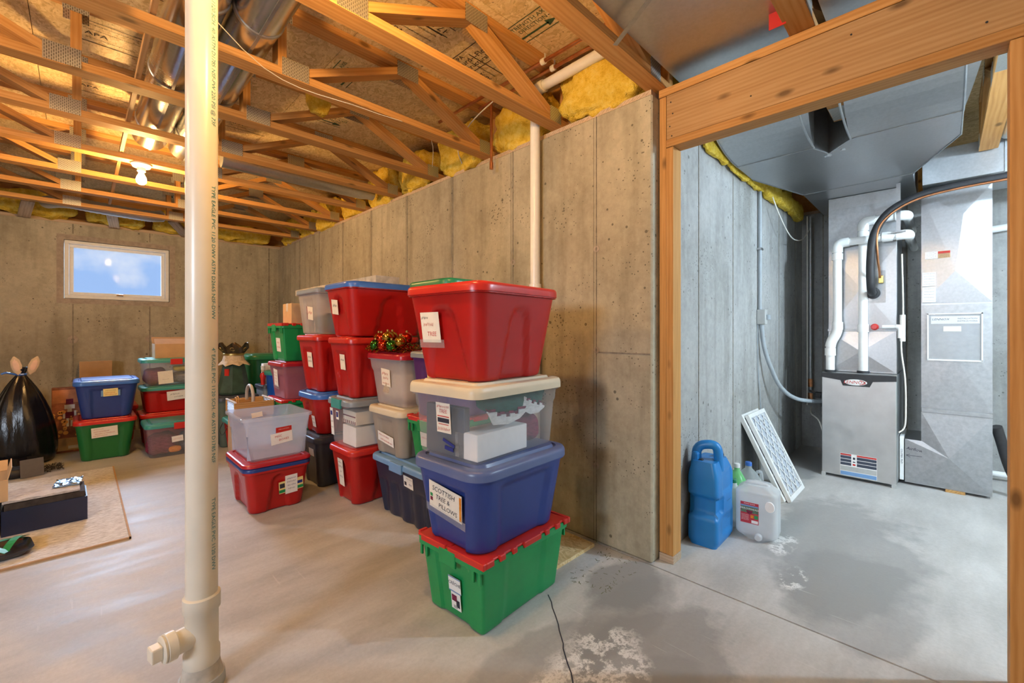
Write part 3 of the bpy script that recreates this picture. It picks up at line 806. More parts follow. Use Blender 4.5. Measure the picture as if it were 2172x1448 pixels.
# ------------------------------------------------------------------ drain pole with cleanout
PX, PY, PR = .282, 1.726, .0445
pole = thing('drain_pipe', 'cream plastic drain pipe standing in front with a cleanout tee', 'pipe', (PX, PY, 0))
part('pipe', tube([(0, 0, .27), (0, 0, ZT-.002)], PR, 40), 'pvc_cream', pole, smooth=True)
part('tee_hub', lathe([(PR+.004, .075), (PR+.0065, .080), (PR+.0065, .115), (PR+.002, .122), (PR+.002, .245), (PR+.0075, .252), (PR+.0075, .298), (PR+.002, .302)], 40), 'pvc_cream', pole, smooth=True)
bd = math.radians(191)
bm_ = Matrix.Rotation(bd, 4, 'Z') @ Matrix.Translation((0, 0, .178)) @ Matrix.Rotation(PI/2, 4, 'Y')
br_ = part('cleanout_branch', xm(lathe([(.036, .0), (.036, .070), (.043, .075), (.043, .098), (.036, .100)], 32), bm_), 'pvc_cream', pole, smooth=True)
part('cleanout_plug', xm(merge(lathe([(.039, .100), (.041, .106), (.036, .109)], 32), box(-.021, .021, -.021, .021, .108, .138, .004)), bm_), 'pvc_cream', br_)
part('floor_sleeve', lathe([(.063, 0), (.060, .03), (.054, .055), (.049, .085), (.046, .10)], 30), 'sleeve_concrete', pole, smooth=True, label='crumbly concrete collar at the foot')
part('sleeve_skirt', lathe([(.0665, .0), (.064, .035), (.062, .036)], 30), 'grey_box', pole, smooth=True)
ang = math.radians(-56)
for z, s in ((2.10, '4" EAGLE PVC 1120 SCH. 40 ASTM D1785 NSF-PW 220 PSI @ 73F'), (1.42, 'TYPE EAGLE PVC 1120 DWV ASTM D2665 NSF-DWV'), (.92, '4" EAGLE PVC 1120 SCH. 40 ASTM D1785 NSF'), (.50, 'TYPE EAGLE PVC 1120 DWV')):
    nrm = Vector((math.cos(ang), math.sin(ang), 0)); x_ = Vector((0, 0, -1)); y_ = nrm.cross(x_)
    m = Matrix((x_, y_, nrm)).transposed().to_4x4(); m.translation = nrm*(PR+.0006)+Vector((0, 0, z))
    put('lettering', text_geo(s, .019, spacing=1.0), 'ink_teal', pole, m)

# ------------------------------------------------------------------ pipes and ducts between the trusses
wp = thing('wall_drain', 'white plastic drain pipe running down the concrete wall', 'pipe', (1.965, 1.765, 0))
pp = elbow_path([(0, 0, .45), (0, 0, 2.635), (0, -.75, 2.655)], .05)
part('pipe', tube(pp, .030, 24), 'pvc', wp, smooth=True)
for z0, z1 in ((1.305, 1.345), (1.365, 1.455)): part('coupling', lathe([(.030, z0), (.0365, z0+.002), (.0365, z1-.002), (.030, z1)], 24), 'pvc', wp, smooth=True)
part('elbow', tube(elbow_path([(0, 0, 2.57), (0, 0, 2.635), (0, -.075, 2.637)], .05), .0365, 24), 'pvc', wp, smooth=True)
for (x, r0, y0, y1, nm) in ((1.85, .011, .6, 2.6, 'left'), (1.935, .011, .6, 2.25, 'right')):
    c = thing('copper_pipe', 'thin copper water pipe under the subfloor, %s of the pair' % nm, 'pipe', (x, y0, ZT-.060))
    part('pipe', tube([(0, 0, 0), (0, y1-y0, 0)], r0, 12), 'copper', c, smooth=True)
    part('pipe_clamp', merge(xf(lathe([(.0115, -.014), (.017, -.013), (.017, .013), (.0115, .014)], 14), (0, TY[3]-y0-.06, 0), (PI/2, 0, 0)), box(-.006, .006, TY[3]-y0-.075, TY[3]-y0-.072, 0, .04)), 'wire_white', c)
cs = thing('copper_stub', 'short copper stub hanging down past the wall top', 'pipe', (1.945, 2.14, 2.25))
part('pipe', tube([(0, 0, .012), (0, 0, .43)], .010, 12), 'copper', cs, smooth=True)
part('cap', lathe([(.013, 0), (.013, .045), (.010, .047)], 14), 'copper', cs)

def round_duct(label, x, z, y0, y1, r):
    t = thing('round_duct', label, 'duct', (x, y0, z), 0, 'round ducts through the truss chase')
    part('duct_tube', xf(lathe([(r, 0), (r, y1-y0-.02), (r-.02, y1-y0), (.002, y1-y0+.006)], 40, True, True), (0, 0, 0), (-PI/2, 0, 0)), 'duct_shiny', t, smooth=True)
    for s in (.65, 1.55, 2.35, 3.1):
        if s < y1-y0: part('joint_ring', xf(lathe([(r, s-.012), (r+.004, s-.008), (r+.004, s+.008), (r, s+.012)], 40, False, False), (0, 0, 0), (-PI/2, 0, 0)), 'galvanised', t, smooth=True)
    part('lap_seam', box(-.006, .006, 0, y1-y0-.02, -r-.003, -r+.001), 'galvanised_dull', t)
    return t
round_duct('left of two shiny round ducts running through the truss chase', .345, 2.545, .55, 3.98, .098)
round_duct('right of two shiny round ducts running through the truss chase', .550, 2.545, .55, 4.06, .098)
cd = thing('branch_duct', 'long thin metal duct slung between trusses towards the concrete wall', 'duct', (.75, 3.85, 2.47))
part('duct_tube', xf(lathe([(.066, 0), (.066, 1.10), (.055, 1.16), (.055, 1.22)], 28), (0, 0, 0), (0, PI/2, 0)), 'galvanised', cd, smooth=True)
fd = thing('flex_duct', 'ribbed silver flexible duct above the small window', 'duct', (.05, 6.20, 2.47))
fp = smooth_path([(-.30, .30, .02), (-.16, .05, .0), (.05, 0, -.02), (.35, 0, -.03), (.50, .0, -.03), (.60, .04, .0)], 12)
part('duct_tube', tube(fp, .06, 20, radii=[.058+.004*(i % 2) for i in range(len(fp))]), 'foil', fd, smooth=True)
tag(board('wood_strip', (.205, 1.9, ZB+.060), (.205, 5.9, ZB+.060), .02, .035, 'fir_pale'), 'thin wooden strip running beside the round ducts', 'strip')
for k, (x, y, dx) in enumerate(((-.42, 6.52, -.06), (.28, 6.50, .05), (.95, 6.50, .20), (-1.2, 6.5, .05))):
    tag(board('truss_brace', (x-dx, 6.30, ZB+.055), (x, 6.80, ZB-.015), .089, .038, 'fir_grey', up=(0, .3, 1)), 'short grey wooden brace at the far wall, %s' % ('above the left of the window', 'above the middle of the window', 'nearest the room corner', 'at the left edge of the picture')[k], 'brace')

def bay_duct(label, y0, y1, ya, yb):
    t = thing('bay_duct', label, 'duct', (2.0, (y0+y1)/2, 2.44)); yc = (y0+y1)/2
    secs = [(.70, 2.450, y0, y1), (2.25, 2.450, y0, y1), (2.615, 2.448, y0, y1)]
    for i in range(1, 11):
        q = i/10*PI/2
        secs.append((2.62+.49*(1-math.cos(q)), 2.265+.181*(1-math.sin(q)), y0+(ya-y0)*i/10, y1+(yb-y1)*i/10))
    rings = [[(x-2.0, a-yc, z-2.44), (x-2.0, b-yc, z-2.44), (x-2.0, b-yc, .195), (x-2.0, a-yc, .195)] for x, z, a, b in secs]
    part('duct_body', loft(rings), 'galvanised', t)
    # standing flanges on the curved sides
    for yy, s in ((ya, 1), (yb, -1)):
        pts = [(x-2.0, yy-yc, z-2.44) for x, z, a, b in secs[2:]]
        part('seam_flange', tube(pts, .006, 6), 'galvanised_dull', t, smooth=True)
    return t
bay_duct('flat galvanised duct over the left half of the framed opening', .475, .965, .548, .975)
bay_duct('flat galvanised duct over the right half of the framed opening', -.155, .345, -.07, .375)
bs = tag(part('hanger_strap', box(0, .30, -.010, .010, -.001, .001), 'galvanised_dull', None, (1.62, .995, ZB-.004), (0, 0, -2.1)), 'thin metal strap crossing under the near truss and duct', 'strap')
tag(part('warning_tag', box(-.03, .03, -.001, .001, -.05, .05), 'plastic_red_lid', None, (1.98, .472, 2.435), (0, 0, PI/2)), 'small red tag beside the duct above the header', 'tag')

# ------------------------------------------------------------------ furnace
FX, FY = 4.27, .473
def crossbreak(y0, y1, z0, z1, d=.014):
    """front sheet facing -x, creased corner to corner"""
    yc, zc = (y0+y1)/2, (z0+z1)/2
    V = [(0, y0, z0), (0, y1, z0), (0, y1, z1), (0, y0, z1), (-d, yc, zc)]
    return V, [(0, 4, 1), (1, 4, 2), (2, 4, 3), (3, 4, 0)]
fu = thing('furnace', 'grey steel gas furnace with a black top band and red badge', 'furnace', (FX+.36, FY, 0)); ox = -.36
part('cabinet', box(ox+.015, .36, -.23, .23, .025, .836, .004, 1), 'galvanised_dull', fu)
part('door_panel', box(ox, ox+.02, -.228, .228, .022, .832, .005), 'steel_brushed', fu)
band = [(-.229, .832), (.229, .832), (.229, .797), (.105, .779), (.090, .738), (-.075, .738), (-.093, .779), (-.229, .792)]
bg_ = part('top_band', xm(prism([(-y, z) for y, z in band], 0, .006), Matrix.Translation((ox-.0005, 0, 0)) @ face_m((0, 0, 0), (-1, 0, 0))), 'black_rubber', fu)
fm = face_m((ox-.0066, .010, .768), (-1, 0, 0))
bdg = put('badge', xf(lathe([(.07, 0), (.066, .004)], 36), sc=(1, .34, 1)), 'frame_white', fu, fm)
put('badge_lettering', text_geo('LENNOX', .034, shear=.2), 'plastic_red_lid', bdg, Matrix.Translation((-.006, 0, .0046)))
put('badge_ring', xf(stroke([(.052*math.cos(a*.2-1.2), .018*math.sin(a*.2-1.2)) for a in range(13)], .004), (.0, 0, 0)), 'plastic_red_lid', bdg, Matrix.Translation((.006, 0, .0046)))
lab = put('warning_label', box(-.112, .112, -.085, .085, 0, .0012), 'paper_white', fu, face_m((ox-.0006, -.005, .118), (-1, 0, 0)))
def pl(name, x0, x1, y0, y1, mat, z=.0016): return part(name, box(x0, x1, y0, y1, .001, z), mat, lab)
pl('label_block', -.110, -.042, .071, .083, 'plastic_red_lid'); pl('label_block', -.008, .110, .071, .083, 'plastic_red_lid')
for (a, b) in ((-.110, -.042), (-.008, .110)):
    for q in range(3): pl('label_block', a, b, .046-q*.026, .068-q*.026, 'plastic_charcoal')
pl('label_block', -.110, .110, -.050, -.012, 'grey_box'); pl('label_block', -.110, .110, -.083, -.054, 'plastic_sky_lid')
pl('label_block', -.034, -.016, -.002, .012, 'plastic_red_lid'); pl('label_block', -.032, -.018, .045, .062, 'ink'); pl('label_block', -.033, -.017, .022, .030, 'ink'); 
for sx in (-.215, .215): part('corner_foot', box(ox-.004, ox+.02, sx-.014, sx+.014, 0, .028), 'grey_box', fu)
for k, z in enumerate((.55, .46, .30, .25)): part('port', xf(lathe([(.016, 0), (.016, .02)], 12), (ox+.12+.02*k, .23, z), (-PI/2, 0, 0)), 'black_rubber', fu)

co_ = thing('coil_cabinet', 'tall galvanised coil cabinet and plenum standing on the furnace', 'plenum', (4.70, .465, .838))
Z0 = .838
part('coil_case', box(-.295, .28, -.214, .213, 0, .335, .003, 1), 'galvanised', co_)
part('coil_front', xf(crossbreak(-.205, .205, .01, .325), (-.2965, 0, 0)), 'galvanised', co_)
part('plenum', box(-.293, .28, -.214, .213, .345, 1.425, .003, 1), 'galvanised', co_)
part('plenum_front', xf(crossbreak(-.21, .21, .355, .98), (-.2945, 0, 0)), 'galvanised', co_)
part('plenum_front', xf(crossbreak(-.21, .21, .985, 1.33, .003), (-.2945, 0, 0)), 'galvanised_dull', co_)
part('seam_band', box(-.302, -.29, -.218, .217, .328, .350, .002, 1), 'galvanised_dull', co_)
part('line_cover', box(-.304, -.296, -.15, -.03, .55, .80), 'galvanised_dull', co_)

tr = thing('trunk_plenum', 'wide galvanised trunk plenum tapering towards the furnace', 'duct', (4.0, .46, 2.265))
poly = [(3.112, .980), (3.112, .555), (3.268, .50), (3.112, .372), (3.112, -.07), (3.475, -.07), (4.10, .15), (5.0, .15), (5.0, .80), (4.12, .80), (3.45, .980)]
def inv(p): return [(x-4.0, y-.46) for x, y in p]
part('duct_body', prism(inv(poly), 0, .30), 'galvanised', tr)
part('seam_flange', merge(tube([(3.112-4, .98-.46, 0), (3.112-4, .555-.46, 0), (3.268-4, .04, 0), (3.112-4, -.088, 0), (3.112-4, -.53, 0), (3.475-4, -.53, 0)], .005, 6), tube([(3.475-4, -.53, 0), (.10, -.31, 0)], .005, 6), tube([(3.45-4, .52, 0), (.12, .34, 0)], .005, 6)), 'galvanised_dull', tr)
part('seam_flange', tube([(.10, -.31, 0), (.12, .34, 0)], .004, 6), 'galvanised_dull', tr)
part('bolt', lathe([(.012, -.012), (.02, -.006), (.02, 0)], 8), 'galvanised', tr, (3.30-4, .05, 0))
part('bolt', lathe([(.010, -.010), (.014, -.005), (.014, 0)], 8), 'galvanised', tr, (3.26-4, -.03, 0))

rd = thing('return_duct', 'tall galvanised return air duct beside the furnace', 'duct', (4.68, -.06, .03)); rx = 4.45-4.68
pf = [(-.24, .02), (.208, .02), (.208, .346), (.117, .346), (.117, 2.20), (-.24, 2.20)]
part('duct_body', xm(prism([(-(y+.06), z-.03) for y, z in pf], -.44, 0), face_m((rx, 0, 0), (-1, 0, 0))), 'galvanised', rd)
def rfront(V, F, m='galvanised_dull'): return part('creased_sheet', ([(x+rx, y+.06, z-.03) for x, y, z in V], F), m, rd)
rfront([(-.001, .206, .025), (-.001, -.238, .025), (-.001, -.238, .56), (-.001, .115, .56), (-.001, .115, .346), (-.001, .206, .346), (-.020, -.03, .245)], [(0, 6, 1), (1, 6, 2), (2, 6, 3), (3, 6, 4), (4, 6, 5), (5, 6, 0)])
rfront([(-.001, .115, .60), (-.001, -.238, .60), (-.001, -.238, 1.36), (-.001, .115, 1.36), (-.009, -.06, .98)], [(0, 4, 1), (1, 4, 2), (2, 4, 3), (3, 4, 0)])
rfront([(-.001, .115, 1.37), (-.001, -.238, 1.37), (-.001, -.238, 2.19), (-.001, .115, 2.19), (-.018, -.06, 1.60), (-.014, -.10, 2.0)], [(0, 4, 1), (1, 4, 5), (1, 5, 2), (2, 5, 3), (3, 5, 4), (3, 4, 0)], 'galvanised')
part('seam_band', box(rx-.012, rx, -.183, .177, .535, .568, .002, 1), 'galvanised_dull', rd)
pk = part('document_pouch', box(rx-.014, rx-.012, -.131, .141, .93, 1.262), 'clear_tape', rd)
part('pouch_rim', merge(box(rx-.018, rx-.010, -.135, -.127, .926, 1.266), box(rx-.018, rx-.010, .137, .145, .926, 1.266), box(rx-.018, rx-.010, -.135, .145, .922, .932), box(rx-.018, rx-.010, -.135, .145, 1.258, 1.266)), 'frame_white', pk)
part('booklet', box(rx-.012, rx-.010, -.12, .125, 1.19, 1.245), 'paper_white', pk)
put('lettering', text_geo('LENNOX', .022, shear=.2), 'ink', pk, face_m((rx-.0125, .075, 1.222), (-1, 0, 0)))
put('lettering', text_geo('INSTALLATION', .014), 'ink', pk, face_m((rx-.0125, -.06, 1.226), (-1, 0, 0)))
put('lettering', text_geo('INSTRUCTIONS', .014), 'ink', pk, face_m((rx-.0125, -.06, 1.208), (-1, 0, 0)))
part('sticker', box(rx-.0125, rx-.0115, -.03, .06, 1.135, 1.172), 'paper', pk)
for (y0, y1, z0, z1, mt) in ((.03, .095, 1.70, 1.75, 'paper_white'), (-.035, .028, 1.70, 1.75, 'cardboard'), (.040, .110, 1.50, 1.60, 'paper_white'), (.040, .110, 1.38, 1.49, 'paper_white')):
    st = part('sticker', box(rx-.0195, rx-.0105, y0+.06, y1+.06, z0-.03, z1-.03), mt, rd)
    gs = [xm(scribble((y1-y0)*.8, .006, int(z0*100)+q, .0014), face_m((rx-.0202, (y0+y1)/2+.06, z0-.03+(z1-z0)*(q+.7)/5.2), (-1, 0, 0))) for q in range(5)]
    part('fine_print', merge(*gs), 'ink', st)
part('sticker_strip', box(rx-.0202, rx-.019, .025, .088, 1.702, 1.718), 'plastic_red_lid', rd)
put('handwriting', text_geo('Airflow', .030, shear=.2), 'ink', rd, face_m((rx-.0085, .215, .245), (-1, 0, 0), roll=-.1))
put('handwriting', stroke([(.045, .004), (-.045, 0), (-.025, .012), (-.045, 0), (-.022, -.012)], .003), 'ink', rd, face_m((rx-.0085, .215, .195), (-1, 0, 0)))
fs = thing('filter_slot', 'narrow filter slot between the furnace and the return duct', 'filter', (4.55, .226, .03))
part('slot_frame', box(-.10, .30, -.012, .0125, 0, .33, .002, 1), 'paper_white', fs)
put('lettering', text_geo('COLUMBIA  90x20', .014), 'ink', fs, face_m((-.1015, 0, .18), (-1, 0, 0), up=(0, -1, 0)))
bb = tag(part('wood_block', box(-.20, .20, -.05, .05, 0, .0192), 'basket_wood', None, (4.64, -.06, 0)), 'small wooden block under the return duct', 'wood block')
rt = thing('overhead_duct', 'horizontal galvanised trunk joining the top of the return duct', 'duct', (4.65, -.95, 2.235))
part('duct_body', box(-.28, .25, -1.55, 1.06, 0, .24, .003, 1), 'galvanised', rt)
part('joint_strip', box(-.286, -.279, .62, .66, -.004, .244), 'galvanised_dull', rt)
part('joint_strip', box(-.286, -.279, .10, .14, -.004, .244), 'galvanised_dull', rt)
fw = thing('foil_wrapped_duct', 'foil wrapped insulated duct beside the wooden truss chord', 'duct', (3.35, -.55, 2.42))
part('wrap', box(-1.05, .95, -.28, .285, 0, .24, .03, 3), 'foil', fw, smooth=True)
part('foil_tape', box(.45, .60, -.287, .292, -.006, .246, .03, 3), 'foil', fw, smooth=True)

# vents, condensate, refrigerant
def vent(label, pts, rr, rings, joints):
    t = thing('vent_pipe', label, 'pipe', pts[0], 0, 'white plastic furnace vent pipes')
    o = Vector(pts[0]); P = [Vector(p)-o for p in pts]
    part('pipe', tube(elbow_path(P, .05), rr, 24), 'pvc_white', t, smooth=True)
    for a, b in rings:
        part('coupling', tube([Vector(a)-o, Vector(b)-o], rr+.007, 24), 'pvc_white', t, smooth=True)
    for a, b, c in joints:
        part('elbow', tube(elbow_path([Vector(a)-o, Vector(b)-o, Vector(c)-o], .045), rr+.006, 24), 'pvc_white', t, smooth=True)
    part('rubber_boot', lathe([(rr+.010, -.002), (rr+.010, .014), (rr, .016)], 24), 'black_rubber', t)
    return t
x1, x2 = 4.322, 4.368
vent('white vent pipe at the left of the furnace top, with an offset', [(x1, .652, .838), (x1, .652, 1.07), (x1, .605, 1.16), (x1, .605, 1.875), (x1, .185, 1.885), (5.2, .185, 1.90)], .030,
     [((x1, .652, .97), (x1, .652, 1.03)), ((x1, .605, 1.18), (x1, .605, 1.24)), ((x1, .605, 1.74), (x1, .605, 1.79)), ((x1, .33, 1.882), (x1, .27, 1.883))],
     [((x1, .605, 1.80), (x1, .605, 1.875), (x1, .53, 1.877)), ((x1, .25, 1.883), (x1, .185, 1.885), (x1+.075, .185, 1.886)), ((x1, .652, 1.03), (x1, .652, 1.07), (x1, .63, 1.112)), ((x1, .63, 1.112), (x1, .605, 1.16), (x1, .605, 1.20))])
vent('white vent pipe at the middle of the furnace top', [(x2+.012, .449, .838), (x2+.012, .449, 2.035), (x2+.012, .195, 2.04), (5.2, .195, 2.05)], .030,
     [((x2+.012, .449, 1.16), (x2+.012, .449, 1.22)), ((x2+.012, .449, 1.90), (x2+.012, .449, 1.95))],
     [((x2+.012, .449, 1.96), (x2+.012, .449, 2.035), (x2+.012, .375, 2.036)), ((x2+.012, .26, 2.039), (x2+.012, .195, 2.04), (x2+.09, .195, 2.041))])
tag(part('pipe_strap', merge(box(-.001, .001, -.012, .012, -.33, .03), tube([(0, -.04, -.33), (0, .04, -.33)], .006, 6)), 'galvanised', None, (4.275, .235, 2.23)), 'bright metal strap holding up the vent pipes', 'strap')
cn = thing('condensate_line', 'short white condensate pipe with a red plug on the cabinet', 'pipe', (4.33, .33, 1.20))
part('pipe', tube(elbow_path([(0, 0, 0), (0, -.10, 0), (0, -.10, -.085)], .02), .0135, 16), 'pvc_white', cn, smooth=True)
part('elbow', tube(elbow_path([(0, -.08, 0), (0, -.10, 0), (0, -.10, -.025)], .015), .0175, 16), 'pvc_white', cn, smooth=True)
part('red_plug', xf(lathe([(.026, 0), (.024, .03), (.016, .04)], 20), (.07, .05, 0), (0, -PI/2, 0)), 'plastic_red_lid', cn)
part('down_pipe', tube([(.06, -.112, .09), (.06, -.112, -.11)], .017, 14), 'pvc', cn, smooth=True)
rl = thing('refrigerant_line', 'black insulated refrigerant line arching across to the right', 'pipe', (4.40, .39, 1.465))
bp = [(0, 0, 0), (-.10, 0, .005), (-.155, 0, .06), (-.17, 0, .22), (-.18, -.02, .42), (-.19, -.10, .57), (-.19, -.25, .655), (-.20, -.45, .685), (-.22, -.70, .69), (-.25, -1.1, .70)]
part('insulated_tube', tube(bp, .027, 20, 6), 'black_rubber', rl, smooth=True)
part('collar', xf(lathe([(.045, 0), (.045, .03), (.030, .034)], 20), (-.002, 0, 0), (0, -PI/2, 0)), 'black_rubber', rl)
part('copper_tube', tube([(0, -.045, .09), (-.05, -.045, .11), (-.10, -.045, .16), (-.165, -.040, .27), (-.2, -.045, .45), (-.212, -.12, .56), (-.215, -.26, .635), (-.22, -.45, .662), (-.245, -.70, .665), (-.27, -1.1, .675)], .008, 10, 6), 'copper', rl, smooth=True)
part('valve', box(-.06, -.02, -.065, -.035, .07, .13, .004), 'brass', rl)

# electrics and gas on the pale wall
cn2 = thing('electrical_conduit', 'metal conduit with switch box and grey flexible tail to the furnace', 'conduit', (3.75, 1.012, 0))
part('conduit', tube([(0, 0, 1.33), (0, 0, 2.30)], .012, 14), 'grey_conduit', cn2, smooth=True)
part('conduit_clip', box(-.03, .03, -.016, .016, 1.80, 1.815), 'galvanised', cn2)
sb = part('switch_box', box(-.028, .028, -.045, .017, 1.22, 1.335, .005), 'grey_box', cn2)
part('switch_lever', box(-.006, .05, -.062, -.045, 1.255, 1.295, .004), 'grey_conduit', sb)
part('flexible_tail', tube([(0, -.01, 1.22), (.03, -.02, 1.05), (.10, -.05, .88), (.24, -.09, .71), (.45, -.16, .605), (.70, -.29, .57)], .016, 14, 6), 'grey_conduit', cn2, smooth=True)
part('thin_cable', tube([(-.02, .01, 1.22), (-.02, .008, .9), (.02, .008, .70), (.05, .008, .55)], .004, 8, 4), 'grey_conduit', cn2)
gp = thing('gas_pipe', 'thin steel gas pipe in the corner beside the furnace', 'pipe', (5.10, .93, 0))
part('riser', tube([(0, 0, .46), (0, 0, 2.30)], .014, 12), 'galvanised_dull', gp, smooth=True)
part('fitting', merge(lathe([(.02, .47), (.022, .48), (.022, .55), (.018, .56)], 12), lathe([(.019, .62), (.021, .63), (.021, .69), (.017, .70)], 12)), 'copper', gp)
part('branch', tube([(0, 0, .58), (-.25, -.10, .58), (-.40, -.215, .56)], .013, 12), 'galvanised_dull', gp, smooth=True)
part('valve', box(-.31, -.24, -.16, -.09, .555, .605, .006), 'black_rubber', gp)
part('thin_tube', tube([(-.03, .02, .44), (-.03, .02, 2.3)], .005, 8), 'wire_white', gp)
def cable(label, pts, r=.004, mat='wire_white', cat='cable'):
    o = Vector(pts[0])
    return tag(part('cable', tube([Vector(p)-o for p in pts], r, 8, 6), mat, None, pts[0], smooth=True), label, cat)
cable('white cable looping from under the trunk plenum to the gas pipe', [(3.9, .98, 2.30), (4.05, .95, 2.12), (4.35, .93, 1.98), (4.75, .93, 2.02), (5.05, .93, 2.16)])
cable('white thermostat wire hanging beside the furnace', [(4.40, .222, 1.75), (4.40, .215, 1.3), (4.36, .224, 1.05), (4.30, .20, .82), (4.28, .195, .62), (4.27, .20, .47), (4.262, .232, .42)], .005)
cable('white cord at the left foot of the furnace', [(5.07, .915, .43), (4.7, .85, .42), (4.5, .76, .40), (4.45, .72, .30), (4.46, .715, .22)], .006)
tag(part('wall_pipe', tube([(5.20, -.2, 1.98), (5.20, -1.4, 2.08)], .028, 16), 'pvc_white', None, smooth=True), 'white pipe along the back wall beyond the return duct', 'pipe')
tag(part('floor_pipe', merge(tube([(5.05, -.25, .055), (5.05, -1.2, .055)], .022, 16)), 'pvc_white', None, smooth=True), 'white pipe lying low along the back wall', 'pipe')
tag(part('folded_umbrella', tube([(4.52, -.262, .50), (4.55, -.285, .40), (4.58, -.33, .20), (4.62, -.40, .015)], .03, 10, 4, radii=None), 'black_rubber', None, smooth=True), 'black folded strip leaning on the return duct', 'strip')

# cables under the trusses
cable('white cable sagging under the third truss towards the wall', [(.0, TY[3]-.05, ZB+.02), (.6, TY[4]-.06, ZB-.01), (1.1, TY[4]-.05, ZB-.015), (1.55, TY[4]+.02, ZB+.02), (1.9, TY[5]-.15, ZB+.03)], .0018)
cable('white cable dropping from the subfloor to the wall top', [(1.88, 2.0, ZT-.09), (1.90, 2.3, ZT-.15), (1.93, 2.48, ZB+.10), (2.02, 2.55, ZB+.03)], .004)
cable('pale cable stapled along the left truss', [(-.6, TY[4]-.052, ZT-.03), (0.0, TY[4]-.055, ZT-.05), (.3, TY[4]-.055, ZT-.06)], .004)
cable('white wire curl by the right round duct', [(.66, 1.30, ZT-.02), (.68, 1.38, ZT-.08), (.75, 1.44, ZT-.10), (.82, 1.42, ZT-.05), (.9, 1.45, ZT-.01)], .004)
# ------------------------------------------------------------------ bins along the concrete wall
for nm, a, b in (('felt_green', (.010, .075, .055), (.02, .12, .09)), ('felt_white', (.62, .62, .60), (.80, .80, .78)), ('cloth_grey', (.10, .10, .11), (.22, .22, .23)), ('cloth_yellow', (.70, .42, .02), (.85, .60, .06)), ('cloth_wine', (.14, .02, .05), (.26, .05, .09)), ('cloth_orange', (.65, .20, .02), (.80, .32, .05)), ('cloth_beige', (.45, .36, .26), (.60, .50, .38)), ('denim_grey', (.42, .40, .40), (.62, .60, .58)), ('rug_weave', (.50, .48, .46), (.80, .79, .78))):
    weave(nm, a, b)
def blob(name, label, cat, c, size, mat, seed, amp=.02, e=.7, rz=0, group=None, nu=22, nv=12, parent=None):
    a, b, h = size[0]/2, size[1]/2, size[2]/2; rings = []
    sp = lambda v: math.copysign(abs(v)**e, v)
    for j in range(nv+1):
        ph = -PI/2+PI*j/nv; ring = []
        for i in range(nu):
            th = 2*PI*i/nu
            p = Vector((a*sp(math.cos(ph))*sp(math.cos(th)), b*sp(math.cos(ph))*sp(math.sin(th)), h*sp(math.sin(ph))))
            n1 = mnoise.fractal((p+Vector((seed*3.1, seed*1.7, seed)))*11, 1.0, 2.0, 3)
            d = Vector((p.x/a**2, p.y/b**2, p.z/h**2)); d.normalize()
            q = p+d*(n1-.2)*amp; q.z += h; q.z = max(q.z, 0.0)
            ring.append(q)
        rings.append(ring)
    o = part(name, loft(rings, False, False), mat, parent, c, (0, 0, rz), smooth=True, autos=None)
    if parent is None: tag(o, label, cat, group)
    return o
def N(t, L, W, H, tp, side, s, z, w_, h_, lines, roll=0.0, **k):
    return note(t, side_m(L, W, H, tp, side, s, z, roll, k.pop('out', .002)), w_, h_, lines, **k)
def rz_pt(t, p): return t.matrix_world @ Vector(p)

# stack A, in front
t = flip_tote('storage_crate', 'green crate with red interlocking lid leaves at the bottom of the front stack', 1.306, 1.408, 0, 3.3, .53, .375, .295, P_GREEN, P_REDL)
n_ = N(t, .545, .375, .295, .03, '-x', -.012, .150, .072, .062, [('t', 'CR\u00c8CHE', 0, .004, .0195, 'ink'), ('b', .072, 0, .029, .004, 'plastic_sky_lid'), ('b', .072, 0, -.029, .004, 'plastic_sky_lid')], paper='paper_white', out=-.008)
n_ = N(t, .545, .375, .295, .03, '-x', -.014, .082, .056, .070, [('b', .03, -.008, .012, .026, 'cloth_wine'), ('b', .02, .012, -.008, .03, 'ink'), ('b', .022, -.004, -.024, .012, 'grey_box')], paper='paper_white', out=-.008, label='torn picture label')
L, W, H, T_ = .56, .415, .315, .04
t = tote('storage_tote', 'blue tote with a taped handwritten note, second up in the front stack', 1.288, 1.408, t, 2.5, L, W, H, P_BLUE, P_DENIM, PANEL, T_, .075, lidh=.03)
N(t, L, W, H, T_, '-x', .0, .185, .20, .115, [('t', 'SCOTTISH', -.01, .030, .030, 'ink'), ('t', 'TREE &', -.015, -.002, .028, 'ink'), ('t', 'PILLOWS', .015, -.034, .028, 'ink'), ('b', .012, .092, 0, .10, 'cloth_orange'), ('b', .016, -.085, -.02, .016, 'cloth_wine'), ('b', .016, -.085, -.002, .014, 'plastic_green')], roll=-.12, tape=True, out=.003)
L, W, H, T_ = .53, .39, .268, .018
t3 = tote('clear_bin', 'clear bin with cream lid holding green stockings and a white carton', 1.278, 1.428, t, 4.0, L, W, H, C_CLEAR, P_TANL, PLAIN, T_, .03, lidh=.038, over=.020, drop=.012, step=(.20, .004))
N(t3, L, W, H, T_, '-x', -.005, .165, .085, .120, [('s', .07, 0, .045, .014, 'ink_red'), ('t', 'TREE', 0, .026, .022, 'ink_red'), ('b', .07, 0, .006, .004, 'ink_red'), ('b', .070, 0, -.010, .018, 'ink'), ('b', .06, 0, -.026, .003, 'ink_red'), ('s', .07, 0, -.045, .016, 'ink_red')], paper='paper', out=.001)
N(t3, L, W, H, T_, '-x', -.03, .068, .07, .012, [('b', .07, 0, 0, .012, 'ink_blue')], paper='ink_blue', roll=-.3, out=.001)
N(t3, L, W, H, T_, '-x', -.03, .045, .05, .016, [('b', .05, 0, 0, .014, 'ink_blue')], paper='ink_blue', roll=-.1, out=.001)
bpy.context.view_layer.update()
